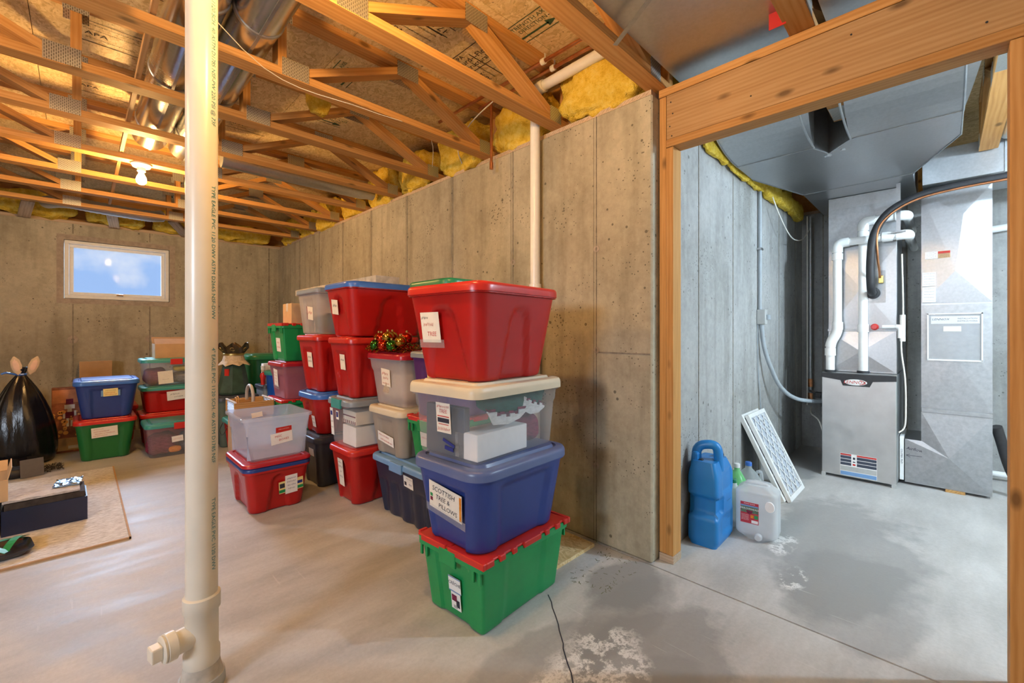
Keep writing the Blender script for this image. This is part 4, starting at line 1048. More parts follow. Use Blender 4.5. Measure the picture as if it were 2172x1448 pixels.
def inside(tt, geo, name, label, cat, mat, loc, rot=(0, 0, 0), smooth=False, group=None):
    bpy.context.view_layer.update()
    m = tt.matrix_world @ Matrix.Translation(loc) @ Euler(rot).to_matrix().to_4x4()
    o = part(name, geo, mat, None, smooth=smooth); o.matrix_world = m
    return tag(o, label, cat, group)
inside(t3, cbox(.30, .13, .105, .004), 'white_carton', 'plain white carton lying inside the cream lidded bin', 'carton', 'paper_white', (-.07, -.092, .006))
inside(t3, cbox(.03, .24, .20, .004), 'dark_folder', 'dark flat box standing at the left end inside the cream lidded bin', 'box', 'plastic_charcoal', (-.205, .035, .006))
inside(t3, cbox(.10, .09, .07, .003), 'photo_box', 'small printed box inside the cream lidded bin', 'box', 'cardboard', (-.12, .12, .006))
for k, (x0, z0, ln, an, dep) in enumerate(((-.165, .186, .25, -.06, -.140), (.045, .200, .18, -.34, -.125))):
    st = thing('felt_stocking', '%s green felt stocking with a white notched cuff in the clear bin' % ('left' if k == 0 else 'right'), 'stocking', (0, 0, 0), 0, 'felt stockings in the clear bin')
    st.matrix_world = t3.matrix_world @ Matrix.Translation((x0+ln*.5, dep, z0-.05))
    blob('leg', None, None, (0, .02, .035), (ln*1.15, .06, .12), 'felt_green', 3+k*4, .008, .6, parent=st).rotation_euler = (0, -an, 0)
    pts = [(-ln/2, .030)]; nt = 9
    for q in range(nt):
        xa = -ln/2+ln*q/nt; zc = -.030*math.sin(PI*(q+.5)/nt)*(1 if k == 0 else .4)+.03
        pts += [(xa, zc+(.010 if q % 2 else 0)), (xa+ln/nt, zc+(.010 if q % 2 else 0))]
    pts += [(ln/2, .02), (ln*.3, -.012), (0, -.030), (-ln*.35, -.025)]
    part('notched_cuff', xm(prism(pts, 0, .006), Matrix.Translation((0, -.010, .02)) @ Matrix.Rotation(-an, 4, 'Y') @ face_m((0, 0, 0), (0, -1, 0))), 'felt_white', st)
    part('cuff_piping', xm(prism([(x, z+.010) for x, z in pts], 0, .003), Matrix.Translation((0, -.004, .02)) @ Matrix.Rotation(-an, 4, 'Y') @ face_m((0, 0, 0), (0, -1, 0))), 'cloth_wine', st)
blob('tartan_cloth', 'dark red cloth bundle beneath the stockings in the clear bin', 'cloth', rz_pt(t3, (.15, -.03, .008)), (.16, .22, .13), 'cloth_wine', 5, .02)
L, W, H, T_ = .52, .445, .365, .05
t = tote('storage_tote', 'red tote with a red lid at the top of the front stack', 1.270, 1.445, t3, 5.0, L, W, H, P_RED, P_REDL, ARCH, T_, .06, lidh=.026)
N(t, L, W, H, T_, '-x', .075, .215, .115, .125, [('s', .04, -.03, .04, .014, 'ink'), ('s', .06, -.01, .012, .016, 'ink_red'), ('t', 'TREE', .005, -.028, .026, 'ink_red')], tape=True)

# stack B on the long navy tote
L, W, H, T_ = .54, .66, .352, .045
tn = t = tote('storage_tote', 'long navy tote with a pale blue rim on the floor behind the front stack', 1.625, 2.325, 0, 0, L, W, H, P_NAVY, P_SKYL, FLUTE, T_, .05, lidh=.024, clips=(P_SKYL, 'x'))
N(t, L, W, H, T_, '-x', -.10, .275, .10, .070, [('s', .06, .012, .022, .010, 'ink'), ('b', .022, -.03, -.012, .022, 'ink'), ('s', .03, .02, -.01, .02, 'ink_blue')], paper='paper_white', roll=-.05)
L, W, H, T_ = .52, .40, .280, .035
t = tote('clear_bin', 'tan bin with a round lid mark and red handwritten note on the navy tote', 1.605, 2.485, tn, 0, L, W, H, C_TAN, P_TANL, HANDLE, T_, .05, lidh=.030)
N(t, L, W, H, T_, '-x', .01, .105, .19, .062, [('s', .12, -.02, .014, .016, 'ink_red'), ('s', .14, .01, -.014, .016, 'ink_red')], roll=-.12, paper='paper_white')
blob('cloth_bundle', 'dark round bundle inside the tan bin', 'cloth', (1.52, 2.485, t.location.z+.006), (.28, .26, .22), 'cloth_grey', 2, .02)
L, W, H, T_ = .52, .42, .312, .035
t = tote('clear_bin', 'milky bin with a crimson lid under the bauble garland', 1.605, 2.480, t, 0, L, W, H, C_MILK, P_CRIM, PLAIN, T_, .03, lidh=.024, step=(.23, .006))
N(t, L, W, H, T_, '-x', -.0, .18, .105, .110, [('s', .07, -.005, .025, .024, 'ink_red'), ('s', .06, 0, -.004, .02, 'ink_red'), ('s', .08, 0, -.038, .012, 'ink_red')], paper='paper', roll=-.08)
blob('cloth_bundle', 'beige fabric bundle filling the crimson lidded bin', 'cloth', (1.59, 2.48, t.location.z+.006), (.44, .35, .27), 'cloth_beige', 9, .03)
t = flip_tote('storage_crate', 'green crate with red lid squeezed between the tan bin and the front stack', 1.61, 2.05, tn, 0, .50, .33, .285, P_GREEN, P_REDL)
N(t, .50, .33, .285, .03, '-x', .02, .17, .10, .08, [('s', .07, 0, .01, .014, 'ink_red')], paper='paper_white', out=-.008)
L, W, H, T_ = .49, .335, .352, .03
t = tote('storage_tote', 'purple tote with a grey lid and a yellow note', 1.62, 2.05, t, 0, L, W, H, P_PURP, P_GREYL, HANDLE, T_, .03, lidh=.024)
N(t, L, W, H, T_, '-x', -.055, .20, .12, .12, [('s', .08, 0, .02, .014, 'ink')], paper='paper_yellow', roll=.05)
L, W, H, T_ = .53, .395, .375, .045
t = tote('storage_tote', 'red tote with a green lid at the top behind the front stack', 1.65, 2.065, t, 0, L, W, H, P_RED, P_GREENL, ARCH, T_, .06, lidh=.026)
N(t, L, W, H, T_, '-x', .04, .33, .12, .04, [('s', .08, 0, 0, .012, 'ink')], paper='paper', roll=.2, out=.006)

# stack C
L, W, H, T_ = .52, .355, .357, .04
t = tote('storage_tote', 'red tote on the floor with a tall narrow note', 1.510, 2.905, 0, 0, L, W, H, P_RED, P_REDL, ARCH, T_, .05, lidh=.026)
N(t, L, W, H, T_, '-x', .02, .20, .075, .19, [('s', .05, 0, .07, .014, 'ink'), ('s', .06, 0, .04, .018, 'ink'), ('s', .012, 0, .005, .014, 'ink'), ('s', .05, 0, -.03, .016, 'ink')], roll=-.04)
L, W, H, T_ = .52, .36, .295, .02
t = tote('clear_bin', 'clear bin with a grey lid full of white cartons between red totes', 1.50, 2.905, t, 0, L, W, H, C_CLEAR, P_GREYL, PLAIN, T_, .05, lidh=.030, clips=(P_TEALL, 'x'))
N(t, L, W, H, T_, '-x', .125, .15, .045, .19, [('b', .03, 0, .06, .03, 'ink_blue'), ('s', .035, 0, .0, .014, 'ink'), ('s', .03, 0, -.04, .014, 'ink')], paper='paper_white')
N(t, L, W, H, T_, '-x', .03, .205, .04, .06, [('b', .028, 0, .004, .036, 'ink_blue'), ('b', .012, 0, .006, .014, 'plastic_red_lid')], paper='paper_white')
inside(t, cbox(.30, .20, .13, .004), 'white_carton', 'white carton inside the grey lidded clear bin', 'carton', 'paper_white', (-.06, -.05, .006))
sc_ = inside(t, cbox(.30, .20, .09, .004), 'printed_carton', 'pale carton with a red border inside the grey lidded clear bin', 'carton', 'paper', (-.06, -.05, .15))
for s in range(7): part('red_stripe', box(-.151, -.1495, -.095+s*.028, -.083+s*.028, .004, .024), 'cloth_wine', sc_)
part('red_band', box(-.1512, -.1498, -.095, .095, .05, .058), 'cloth_wine', sc_)
L, W, H, T_ = .52, .36, .385, .04
t = tote('storage_tote', 'red tote with a small cream note, third up beside the garland bin', 1.50, 2.905, t, 0, L, W, H, P_RED, P_REDL, HANDLE, T_, .05, lidh=.026)
N(t, L, W, H, T_, '-x', -.01, .24, .075, .105, [('s', .05, 0, .015, .016, 'ink')], roll=-.03, out=-.008)
L, W, H, T_ = .60, .415, .335, .045
t = tote('storage_tote', 'wide red tote with a bright blue lid under the grey plank', 1.515, 2.885, t, 0, L, W, H, P_RED, P_BLUEL, ARCH, T_, .06, lidh=.028)
N(t, L, W, H, T_, '-x', .06, .20, .095, .10, [('s', .06, .005, .01, .024, 'ink')], roll=-.1, tape=False, out=.002)

# stack D
L, W, H, T_ = .50, .355, .355, .035
t = tote('storage_tote', 'charcoal tote on the floor behind the red tote with two lids', 1.47, 3.42, 0, 0, L, W, H, P_CHAR, P_CHAR, PANEL, T_, .04, lidh=.028)
N(t, L, W, H, T_, '-x', -.06, .26, .09, .055, [], paper='paper_white')
L, W, H, T_ = .50, .40, .288, .045
t = tote('storage_tote', 'red tote with a rounded blue lid, second up in the back column', 1.47, 3.44, t, 0, L, W, H, P_RED, P_BLUEL, ARCH, T_, .09, lidh=.030)
N(t, L, W, H, T_, '-x', -.075, .10, .06, .085, [('s', .04, 0, .02, .014, 'ink'), ('s', .04, 0, -.01, .014, 'ink')], paper='paper_white')
L, W, H, T_ = .50, .40, .405, .045
t = tote('storage_tote', 'red tote with a scribbled note, third up under the milky bin', 1.47, 3.44, t, 0, L, W, H, P_RED, P_REDL, HANDLE, T_, .04, lidh=.026)
N(t, L, W, H, T_, '-x', -.0, .24, .09, .115, [('s', .06, 0, .02, .018, 'ink'), ('s', .06, 0, -.012, .018, 'ink')], roll=-.03, out=-.008)
L, W, H, T_ = .50, .405, .325, .03
t = tote('clear_bin', 'milky bin with a grey lid and red note at the top of the back column', 1.47, 3.44, t, 0, L, W, H, C_MILK, P_GREYL, HANDLE, T_, .03, lidh=.022)
N(t, L, W, H, T_, '-x', -.01, .16, .12, .10, [('s', .07, .01, .005, .03, 'ink_red'), ('b', .012, -.05, .0, .10, 'cloth_wine')], roll=-.1, out=-.006)
blob('cloth_bundle', 'dark green bundle inside the top milky bin', 'cloth', (1.47, 3.44, t.location.z+.006), (.40, .33, .16), 'felt_green', 12, .03)
zp = max(TOP[o.name] for o in bpy.data.objects if o.name in TOP and 2.5 < o.location.y < 3.6)+.026
tag(board('plank', (1.515, 2.74, zp), (1.515, 4.30, zp), .18, .05, 'sleeve_concrete'), 'grey weathered plank laid across the tops of the back stacks', 'plank')

# stack E by the far corner
t = tote('storage_tote', 'forest green tote at the bottom of the far corner stack', 1.455, 4.13, 0, 0, .50, .38, .255, P_FOREST, P_GREENL, PANEL, .03, .04, lidh=.026)
t = flip_tote('storage_crate', 'green crate with a red lid low in the far corner stack', 1.455, 4.13, t, 0, .50, .37, .285, P_GREEN, P_REDL)
L, W, H, T_ = .50, .385, .300, .03
t = tote('clear_bin', 'pinkish clear bin with a crimson lid in the far corner stack', 1.455, 4.13, t, 0, L, W, H, C_PINK, P_CRIM, PLAIN, T_, .03, lidh=.024, step=(.21, .006))
N(t, L, W, H, T_, '-x', .02, .18, .10, .15, [('s', .07, 0, .045, .013, 'ink_red'), ('s', .06, 0, .02, .013, 'ink_red'), ('s', .065, 0, -.008, .013, 'ink_red'), ('s', .06, 0, -.035, .013, 'ink_red')], roll=-.1, tape=True)
t = flip_tote('storage_crate', 'green crate with a red lid topped by a cardboard box', 1.455, 4.13, t, 0, .50, .38, .315, P_GREEN, P_REDL)
N(t, .50, .38, .315, .03, '-x', .0, .14, .11, .12, [('s', .06, 0, .02, .022, 'ink_red'), ('s', .08, 0, -.02, .018, 'ink_red')], roll=-.04, out=-.008)
def carton(name, label, c, sx, sy, sz, rz=0, mat='cardboard', flaps=(), tape=True, group=None):
    t = thing(name, label, 'box', c, rz, group)
    w_ = .004
    if flaps:
        part('carton', merge(box(-sx/2, sx/2, -sy/2, sy/2, 0, w_), box(-sx/2, sx/2, -sy/2, -sy/2+w_, w_, sz), box(-sx/2, sx/2, sy/2-w_, sy/2, w_, sz), box(-sx/2, -sx/2+w_, -sy/2+w_, sy/2-w_, w_, sz), box(sx/2-w_, sx/2, -sy/2+w_, sy/2-w_, w_, sz)), mat, t)
        for (sd, an, ln) in flaps:
            if sd == '-y': o = part('flap', box(-sx/2, sx/2, -ln, 0, 0, w_), mat, t, (0, -sy/2, sz), (-an, 0, 0))
            elif sd == '+y': o = part('flap', box(-sx/2, sx/2, 0, ln, 0, w_), mat, t, (0, sy/2, sz), (an, 0, 0))
            elif sd == '-x': o = part('flap', box(-ln, 0, -sy/2, sy/2, 0, w_), mat, t, (-sx/2, 0, sz), (0, an, 0))
            else: o = part('flap', box(0, ln, -sy/2, sy/2, 0, w_), mat, t, (sx/2, 0, sz), (0, -an, 0))
    else:
        part('carton', box(-sx/2, sx/2, -sy/2, sy/2, 0, sz, .002, 1), mat, t)
        part('flap_seam', box(-sx/2, sx/2, -.0015, .0015, sz-.001, sz+.0006), 'mortar', t)
    if tape: part('packing_tape', merge(box(-sx/2-.0008, sx/2+.0008, -.025, .025, sz-.0005 if not flaps else .0, sz+.001 if not flaps else .001), box(-sx/2-.001, -sx/2+.001, -.025, .025, sz*.6, sz)), 'tape', t)
    return t
c_ = carton('cardboard_box', 'small cardboard box on the green crate near the room corner', (1.43, 4.07, TOP[t.name]), .30, .22, .175, 0, 'cardboard_pale')
part('handwriting', xm(scribble(.05, .03, 6, .003), face_m((-.1525, .03, .10), (-1, 0, 0))), 'mortar', c_)

# front low pair
L, W, H, T_ = .385, .50, .285, .035
t = tote('storage_tote', 'red tote with a crimson lid over a blue lid under the empty clear bin', .915, 3.30, 0, 0, L, W, H, P_RED, P_CRIM, ARCH, T_, .05, lidh=.022, lid2=P_BLUE, drop=.002, dome=.0)
N(t, L, W, H, T_, '-y', .075, .155, .075, .125, [('s', .05, 0, .04, .012, 'ink_blue'), ('s', .05, 0, .018, .012, 'ink_blue'), ('s', .05, 0, -.006, .012, 'ink_blue'), ('s', .04, 0, -.03, .012, 'ink')], paper='paper_white', out=.004, roll=.05)
N(t, L, W, H, T_, '-y', .075, .145, .15, .080, [('b', .04, .05, .008, .02, 'ink_blue'), ('b', .03, -.055, .012, .03, 'ink'), ('b', .15, 0, -.025, .02, 'plastic_green')], paper='paper_yellow', out=.002, roll=.08)
L, W, H, T_ = .40, .455, .285, .040
t = tote('empty_clear_bin', 'empty lidless clear plastic bin standing on a red tote', .915, 3.285, t, 0, L, W, H, C_ICE, None, PLAIN, T_, .025, rim=.012, open_top=True, step=(.225, .004))
N(t, L, W, H, T_, '-y', .02, .135, .13, .075, [('t', 'MISC', -.02, .014, .020, 'ink_red'), ('t', 'BOXES', .012, -.012, .020, 'ink_red')], roll=.12, paper='paper_white')
N(t, L, W, H, T_, '-y', .03, .19, .095, .035, [('s', .06, 0, .004, .008, 'paper_white')], paper='plastic_red_lid', roll=.06)
note(t, face_m((-.02, W/2-.030, .235), (0, -1, .2), roll=.1), .07, .035, [], paper='paper')
t = tote('storage_tote', 'small red tote with a teal lid peeking out behind the cream pipe', 1.14, 4.72, 0, 0, .36, .34, .33, P_RED, P_TEALL, HANDLE, .035, .06, lidh=.026)
part('wire_handle', tube([(-.19, -.10, .30), (-.215, -.09, .24), (-.22, 0, .21), (-.215, .09, .24), (-.19, .10, .30)], .003, 6, 4), 'black_rubber', t)

# ------------------------------------------------------------------ bins by the far wall
L, W, H, T_ = .405, .50, .345, .04
t = tote('storage_tote', 'green tote with a red lid on the floor below the blue tote', .165, 5.63, 0, 0, L, W, H, P_FOREST, P_REDL, PANEL, T_, .05, lidh=.026)
N(t, L, W, H, T_, '-y', -.01, .255, .175, .092, [('s', .06, -.04, .03, .012, 'ink_red'), ('s', .10, -.02, .008, .012, 'ink_red'), ('s', .13, 0, -.012, .012, 'ink_red'), ('s', .09, -.03, -.03, .012, 'ink_red')], paper='paper', roll=.04)
L, W, H, T_ = .425, .50, .320, .045
t = tote('storage_tote', 'blue tote with a blue lid on the green tote below the window', .175, 5.63, t, 0, L, W, H, P_BLUE, P_BLUEL, PANEL, T_, .06, lidh=.028)
N(t, L, W, H, T_, '-y', .02, .235, .10, .070, [('s', .07, 0, .018, .010, 'ink'), ('s', .07, -.005, -.002, .014, 'ink_red'), ('s', .08, 0, -.02, .014, 'ink_red')], paper='paper_yellow', roll=.03)
N(t, L, W, H, T_, '-y', .02, .228, .13, .055, [], paper='plastic_sky_lid', out=.0005)
tote('storage_tote', 'red tote half hidden behind the green tote by the far wall', .245, 6.32, 0, 0, .37, .40, .355, P_RED, P_REDL, PANEL, .03, .04)
L, W, H, T_ = .49, .40, .290, .025
t = tote('clear_bin', 'clear bin with a teal lid and red clips on the floor behind the pipe', .665, 5.285, 0, 0, L, W, H, C_CLEAR, P_TEALL, PLAIN, T_, .045, lidh=.028, clips=(P_REDL, 'y'))
N(t, L, W, H, T_, '-y', -.02, .16, .085, .055, [('s', .06, 0, 0, .010, 'ink_red')], paper='paper_white', roll=.08)
for k, (x, y, sx, m_, lb) in enumerate(((-.14, -.03, .24, 'cloth_wine', 'wine red'), (.10, -.05, .22, 'cloth_grey', 'dark grey'))):
    blob('folded_cloth', '%s cloth lump inside the teal lidded bin on the floor' % lb, 'cloth', (.685+x, 5.285+y, .008), (sx, .26, .20), m_, 30+k, .02)
blob('gourd', 'orange gourd at the bottom of the teal lidded bin', 'decoration', (.63, 5.135, .030), (.10, .05, .06), 'cloth_orange', 33, .004)
t = tote('storage_tote', 'red tote with a red lid under the shorter red tote by the far wall', .70, 5.81, 0, 0, .55, .42, .315, P_RED, P_REDL, PANEL, .03, .05, lidh=.024)
L, W, H, T_ = .53, .40, .240, .03
t = tote('storage_tote', 'short red tote with a teal lid in the stack behind the pipe', .70, 5.81, t, 0, L, W, H, P_RED, P_TEALL, PANEL, T_, .05, lidh=.026)
N(t, L, W, H, T_, '-y', .0, .165, .15, .095, [('s', .07, -.01, .015, .02, 'ink'), ('s', .07, .02, -.015, .014, 'ink')], paper='paper_white', roll=.08)
L, W, H, T_ = .53, .40, .250, .025
t = tote('clear_bin', 'clear bin with a teal lid and yellow cloth under the cardboard box', .70, 5.81, t, 0, L, W, H, C_CLEAR, P_TEALL, PLAIN, T_, .045, lidh=.026, clips=(P_REDL, 'y'))
N(t, L, W, H, T_, '-y', -.085, .085, .12, .13, [('s', .05, 0, -.02, .008, 'ink')], paper='paper', roll=.08)
blob('folded_cloth', 'wine red cloth inside the bin under the cardboard box', 'cloth', (.55, 5.80, t.location.z+.008), (.20, .28, .17), 'cloth_wine', 40, .02)
blob('folded_cloth', 'grey cloth inside the bin under the cardboard box', 'cloth', (.80, 5.79, t.location.z+.008), (.26, .28, .12), 'cloth_grey', 41, .02)
blob('folded_cloth', 'bright yellow cloth inside the bin under the cardboard box', 'cloth', (.79, 5.73, t.location.z+.135), (.22, .18, .07), 'cloth_yellow', 42, .02)
carton('cardboard_box', 'open brown cardboard box on the teal lidded bin below the window', (.72, 5.80, TOP[t.name]), .37, .26, .145, 0, 'cardboard', (('-y', -1.0*0+2.6, .10), ('+x', 1.3, .10), ('+y', .7, .10)), True)
# ------------------------------------------------------------------ garland of baubles
gl = thing('bauble_garland', 'red and gold bauble garland with tinsel lying on the crimson lid', 'garland', (1.50, 2.48, next(TOP[o.name] for o in bpy.data.objects if 'under the bauble' in o.get('label', ''))+.004))
metal('bauble_red', (.70, .05, .02), .12, .1, 4); metal('bauble_gold', (.55, .32, .05), .14, .1, 4); metal('bauble_green', (.06, .28, .05), .14, .1, 4)
rnd = random.Random(11)
SPH = lathe([(.0005, -.035)]+[(.035*math.cos(a*PI/12), .035*math.sin(a*PI/12)) for a in range(-5, 6)]+[(.0005, .035)], 20)
cols = ['bauble_gold', 'bauble_red', 'bauble_green', 'bauble_red', 'bauble_gold', 'bauble_red', 'bauble_gold', 'bauble_red', 'bauble_green', 'bauble_red', 'bauble_gold']
for i, m_ in enumerate(cols):
    y = .17-.034*i; x = -.13+rnd.uniform(-.03, .10); z = .075+rnd.uniform(-.01, .025)
    if i % 3 == 2: x = -.16; z = .04
    b_ = part('bauble', SPH, m_, gl, (x, y, z), smooth=True)
    part('bauble_cap', lathe([(.008, .034), (.007, .044), (.002, .046)], 10), 'brass', b_)
def tinsel(n, cx, cy, cz, sx, sy, sz, mat, seed):
    r = random.Random(seed); V, F = [], []
    for i in range(n):
        p = Vector((cx+r.uniform(-sx, sx), cy+r.uniform(-sy, sy), cz+r.uniform(-sz, sz)))
        d = Vector((r.uniform(-1, 1), r.uniform(-1, 1), r.uniform(-.6, 1))).normalized()*.02; q = d.orthogonal().normalized()*.0022
        k = len(V); V += [p-q, p+q, p+d+q, p+d-q]; F.append((k, k+1, k+2, k+3))
    return V, F
for m_, sd in (('bauble_red', 1), ('bauble_green', 2), ('bauble_gold', 3)):
    tn = part('tinsel', tinsel(420, -.10, .0, .028, .10, .185, .025, m_, sd), m_, gl); tn['kind'] = 'stuff'

# ------------------------------------------------------------------ pile beyond the clear bin
kg = thing('king_lantern', 'king shaped lantern with a bronze crown and green robe behind the wooden basket', 'lantern', (1.14, 5.28, .52), -.3)
part('robe', lathe([(.15, 0), (.155, .02), (.13, .12), (.105, .26), (.09, .33)], 8), plain('robe_green', (.035, .07, .05), .4, var=.3, scale=14), kg)
part('collar', loft([[((.088+.0*i)*math.cos(2*PI*i/16), .088*math.sin(2*PI*i/16), .40) for i in range(16)], [((.105)*math.cos(2*PI*i/16), .105*math.sin(2*PI*i/16), .34) for i in range(16)], [((.16 if i % 2 else .125)*math.cos(2*PI*i/16), (.16 if i % 2 else .125)*math.sin(2*PI*i/16), .29 if i % 2 else .31) for i in range(16)]], False, False), 'cloth_beige', kg)
part('head_band', lathe([(.088, .395), (.096, .40), (.096, .415), (.090, .42)], 24), 'brass', kg, smooth=True)
nC = 40; rings = []
for (f, zz) in ((0, .41), (.35, .45), (.7, .49), (1, .52)):
    ring = []
    for i in range(nC):
        a = 2*PI*i/nC; s = abs(math.sin(a*3)); rr = .088+.05*f; ring.append((rr*math.cos(a), rr*math.sin(a), zz-(.05*(1-s)*f)+(.012*f if s > .9 else 0)))
    rings.append(ring)
cr_ = part('crown', merge(loft(rings, True, False), loft([[(x*.94, y*.94, z) for x, y, z in r] for r in rings], False, False)), 'dark_bronze', kg)
for i in range(6):
    a = 2*PI*(i+.5)/6
    sp_ = [((.010+.0028*k)*math.cos(k*.6)*.8, (.010+.0028*k)*math.sin(k*.6)*.8, 0) for k in range(10)]
    part('scroll', xm(tube(sp_, .004, 6), face_m((.124*math.cos(a), .124*math.sin(a), .468), (math.cos(a), math.sin(a), -.8))), 'brass', cr_)
part('red_panel', box(-.022, .022, -.112, -.100, .19, .26), 'plastic_red_lid', kg, rot=(0, 0, -.5))
tote('storage_tote', 'grey green tote carrying the king lantern', 1.14, 5.28, 0, 0, .36, .42, .485, plain('plastic_sage', (.10, .14, .12), .4, var=.06, scale=8), P_CHAR, PANEL, .03, .05, lidh=.026)
t = tote('storage_tote', 'dark green tote standing behind the king lantern', 1.62, 5.75, 0, 0, .56, .46, .86, P_FOREST, P_GREENL, PANEL, .04, .10, lidh=.04)
t = tote('storage_tote', 'bright blue pail with a teal lid beside the pinkish bin', 1.50, 4.86, 0, 0, .32, .32, .74, plain('plastic_bright_blue', (.01, .09, .50), .3, var=.05, scale=8), P_TEALL, PLAIN, .05, .13, lidh=.03)
bk = thing('gift_box', 'pale gift box with a small red figure by the blue pail', 'box', (1.45, 5.22, .60), .1)
part('carton', box(-.06, .06, -.03, .03, 0, .22, .003, 1), 'paper_white', bk)
part('printed_figure', merge(box(-.008, .008, -.0312, -.0302, .07, .14), box(-.014, .014, -.0312, -.0302, .085, .10)), 'cloth_wine', bk)
nr = thing('toy_soldier', 'small red toy soldier figure beside the pale gift box', 'figurine', (1.375, 5.13, .60))
part('body', lathe([(.020, 0), (.022, .05), (.030, .09), (.024, .12), (.010, .13)], 14), 'plastic_red_lid', nr, smooth=True)
part('head', lathe([(.002, .125), (.018, .14), (.018, .158), (.002, .172)], 14), 'cloth_beige', nr, smooth=True)
part('hat', lathe([(.019, .158), (.021, .20), (.002, .204)], 14), 'felt_white', nr, smooth=True)
tote('storage_tote', 'low grey tote under the gift box in the far pile', 1.46, 5.22, 0, 0, .19, .30, .575, P_GREYL, P_CHAR, PLAIN, .02, .03, lidh=.022)
# wooden basket
wbk = thing('wooden_basket', 'wooden basket with a wire end and a curved pale handle', 'basket', (1.03, 4.22, .455))
a, b, hh = .14, .16, .125
part('base', box(-a, a, -b, b, 0, .012), 'basket_wood', wbk)
part('side_board', box(-a, a, -b, -b+.012, .0121, hh), 'basket_wood', wbk); part('side_board', box(-a, a, b-.012, b, .0121, hh), 'basket_wood', wbk)
for s in (-1, 1):
    for yy in (-b+.019, b-.019): part('corner_post', box(s*a-.007, s*a+.007, yy-.007, yy+.007, .0121, hh), 'basket_wood', wbk)
    part('top_rail', box(s*a-.006, s*a+.006, -b, b, hh, hh+.010), 'frame_white', wbk)
    gs = [tube([(s*a, -b+.028, z), (s*a, b-.028, z)], .0018, 5) for z in [.02+.0115*k for k in range(9)]]+[tube([(s*a, y, .013), (s*a, y, hh)], .0018, 5) for y in [-.12+.024*k for k in range(11)]]
    part('wire_grid', merge(*gs), 'galvanised', wbk)
part('handle', tube([(0, -.10+.0, hh-.01), (.0, -.095, hh+.06), (0, -.04, hh+.115), (0, .04, hh+.115), (0, .095, hh+.06), (0, .10, hh-.01)], .013, 12, 6), plain('handle_grey', (.45, .43, .40), .5), wbk, smooth=True)
for (q, x, y) in ((1, -.08, .05), (2, -.11, -.02)):
    part('cord_loop', tube([(x, y-.04, .05), (x, y-.04, .13), (x, y, .155), (x, y+.04, .13), (x, y+.04, .05)], .005, 8, 5), 'basket_wood', wbk, smooth=True)
carton('cardboard_box', 'plain cardboard box carrying the wooden basket', (1.03, 4.22, 0), .26, .30, .452, 0, 'cardboard')

# ------------------------------------------------------------------ things by the far wall at the left
bag = thing('garbage_bag', 'full black plastic garbage bag with rabbit ears poking out of the knot', 'bag', (-.37, 5.74, 0))
def bag_mat():
    m, n, l, b = _new('bag_plastic'); b.inputs['Base Color'].default_value = (.008, .008, .010, 1); b.inputs['Roughness'].default_value = .22
    v = coord(n); f = noise(n, l, mapping(n, l, v, (22, 22, 5)), 1.0, 5, .6); bump(n, l, b, f, .35, .012); MATS['bag_plastic'] = m
bag_mat()
nU, rings = 56, []
for (f, r0, z) in ((0, .20, .0), (1, .255, .03), (1, .265, .12), (1, .255, .25), (1, .225, .40), (1, .175, .55), (1.4, .110, .68), (1.2, .045, .765), (.6, .022, .79), (1.0, .045, .83), (1.2, .06, .85)):
    ring = []
    for i in range(nU):
        a = 2*PI*i/nU
        k = 1+f*(.05*mnoise.noise(Vector((math.cos(a)*2.2, math.sin(a)*2.2, z*2)))+.055*math.sin(a*9+3*z+1.5*math.sin(a*2))*min(1, z*2.2)+.02*math.sin(a*23+z*7))
        ring.append((r0*k*math.cos(a)*.84, r0*k*math.sin(a)*.78, z+.01*math.sin(a*5)*(z > .01)))
    rings.append(ring)
g = loft(rings[:1]+rings[1:], True, True)
ob = part('bag_film', g, 'bag_plastic', bag, smooth=True, autos=None)
md = ob.modifiers.new('smooth', 'SUBSURF'); md.levels = 1; md.render_levels = 1
part('tie', merge(tube([(.026*math.cos(i*.52), .026*math.sin(i*.52), .788) for i in range(13)], .010, 8), tube([(-.03, -.02, .79), (-.08, -.05, .81), (-.11, -.05, .80)], .008, 6, 3)), 'plastic_blue_lid', bag, label='blue tie')
part('skirt', loft([[(.27*math.cos(a*.2+2.9)*(1+.1*math.sin(a*3)), .25*math.sin(a*.2+2.9)*(1+.1*math.sin(a*3)), .10) for a in range(12)], [(.36*math.cos(a*.2+2.9)*(1+.12*math.sin(a*2.4)), .34*math.sin(a*.2+2.9)*(1+.12*math.sin(a*2.4)), .006+.015*abs(math.sin(a*1.7))) for a in range(12)]], False, False, False), 'bag_plastic', bag)
for s, lean in ((-1, -.18), (1, .28)):
    er = part('rabbit_ear', xf(lathe([(.004, 0), (.026, .03), (.034, .08), (.028, .13), (.004, .165)], 20), sc=(1, .38, 1)), plain('fur_tan', (.62, .45, .28), .9), bag, (s*.032+.02, -.02+.01*s, .785), (.0, lean, .1*s), smooth=True)
    part('ear_lining', xf(lathe([(.002, .03), (.018, .05), (.022, .085), (.016, .12), (.002, .14)], 16), (0, -.008, 0), sc=(1, .30, 1)), plain('fur_pink', (.75, .50, .36), .9), er, smooth=True)
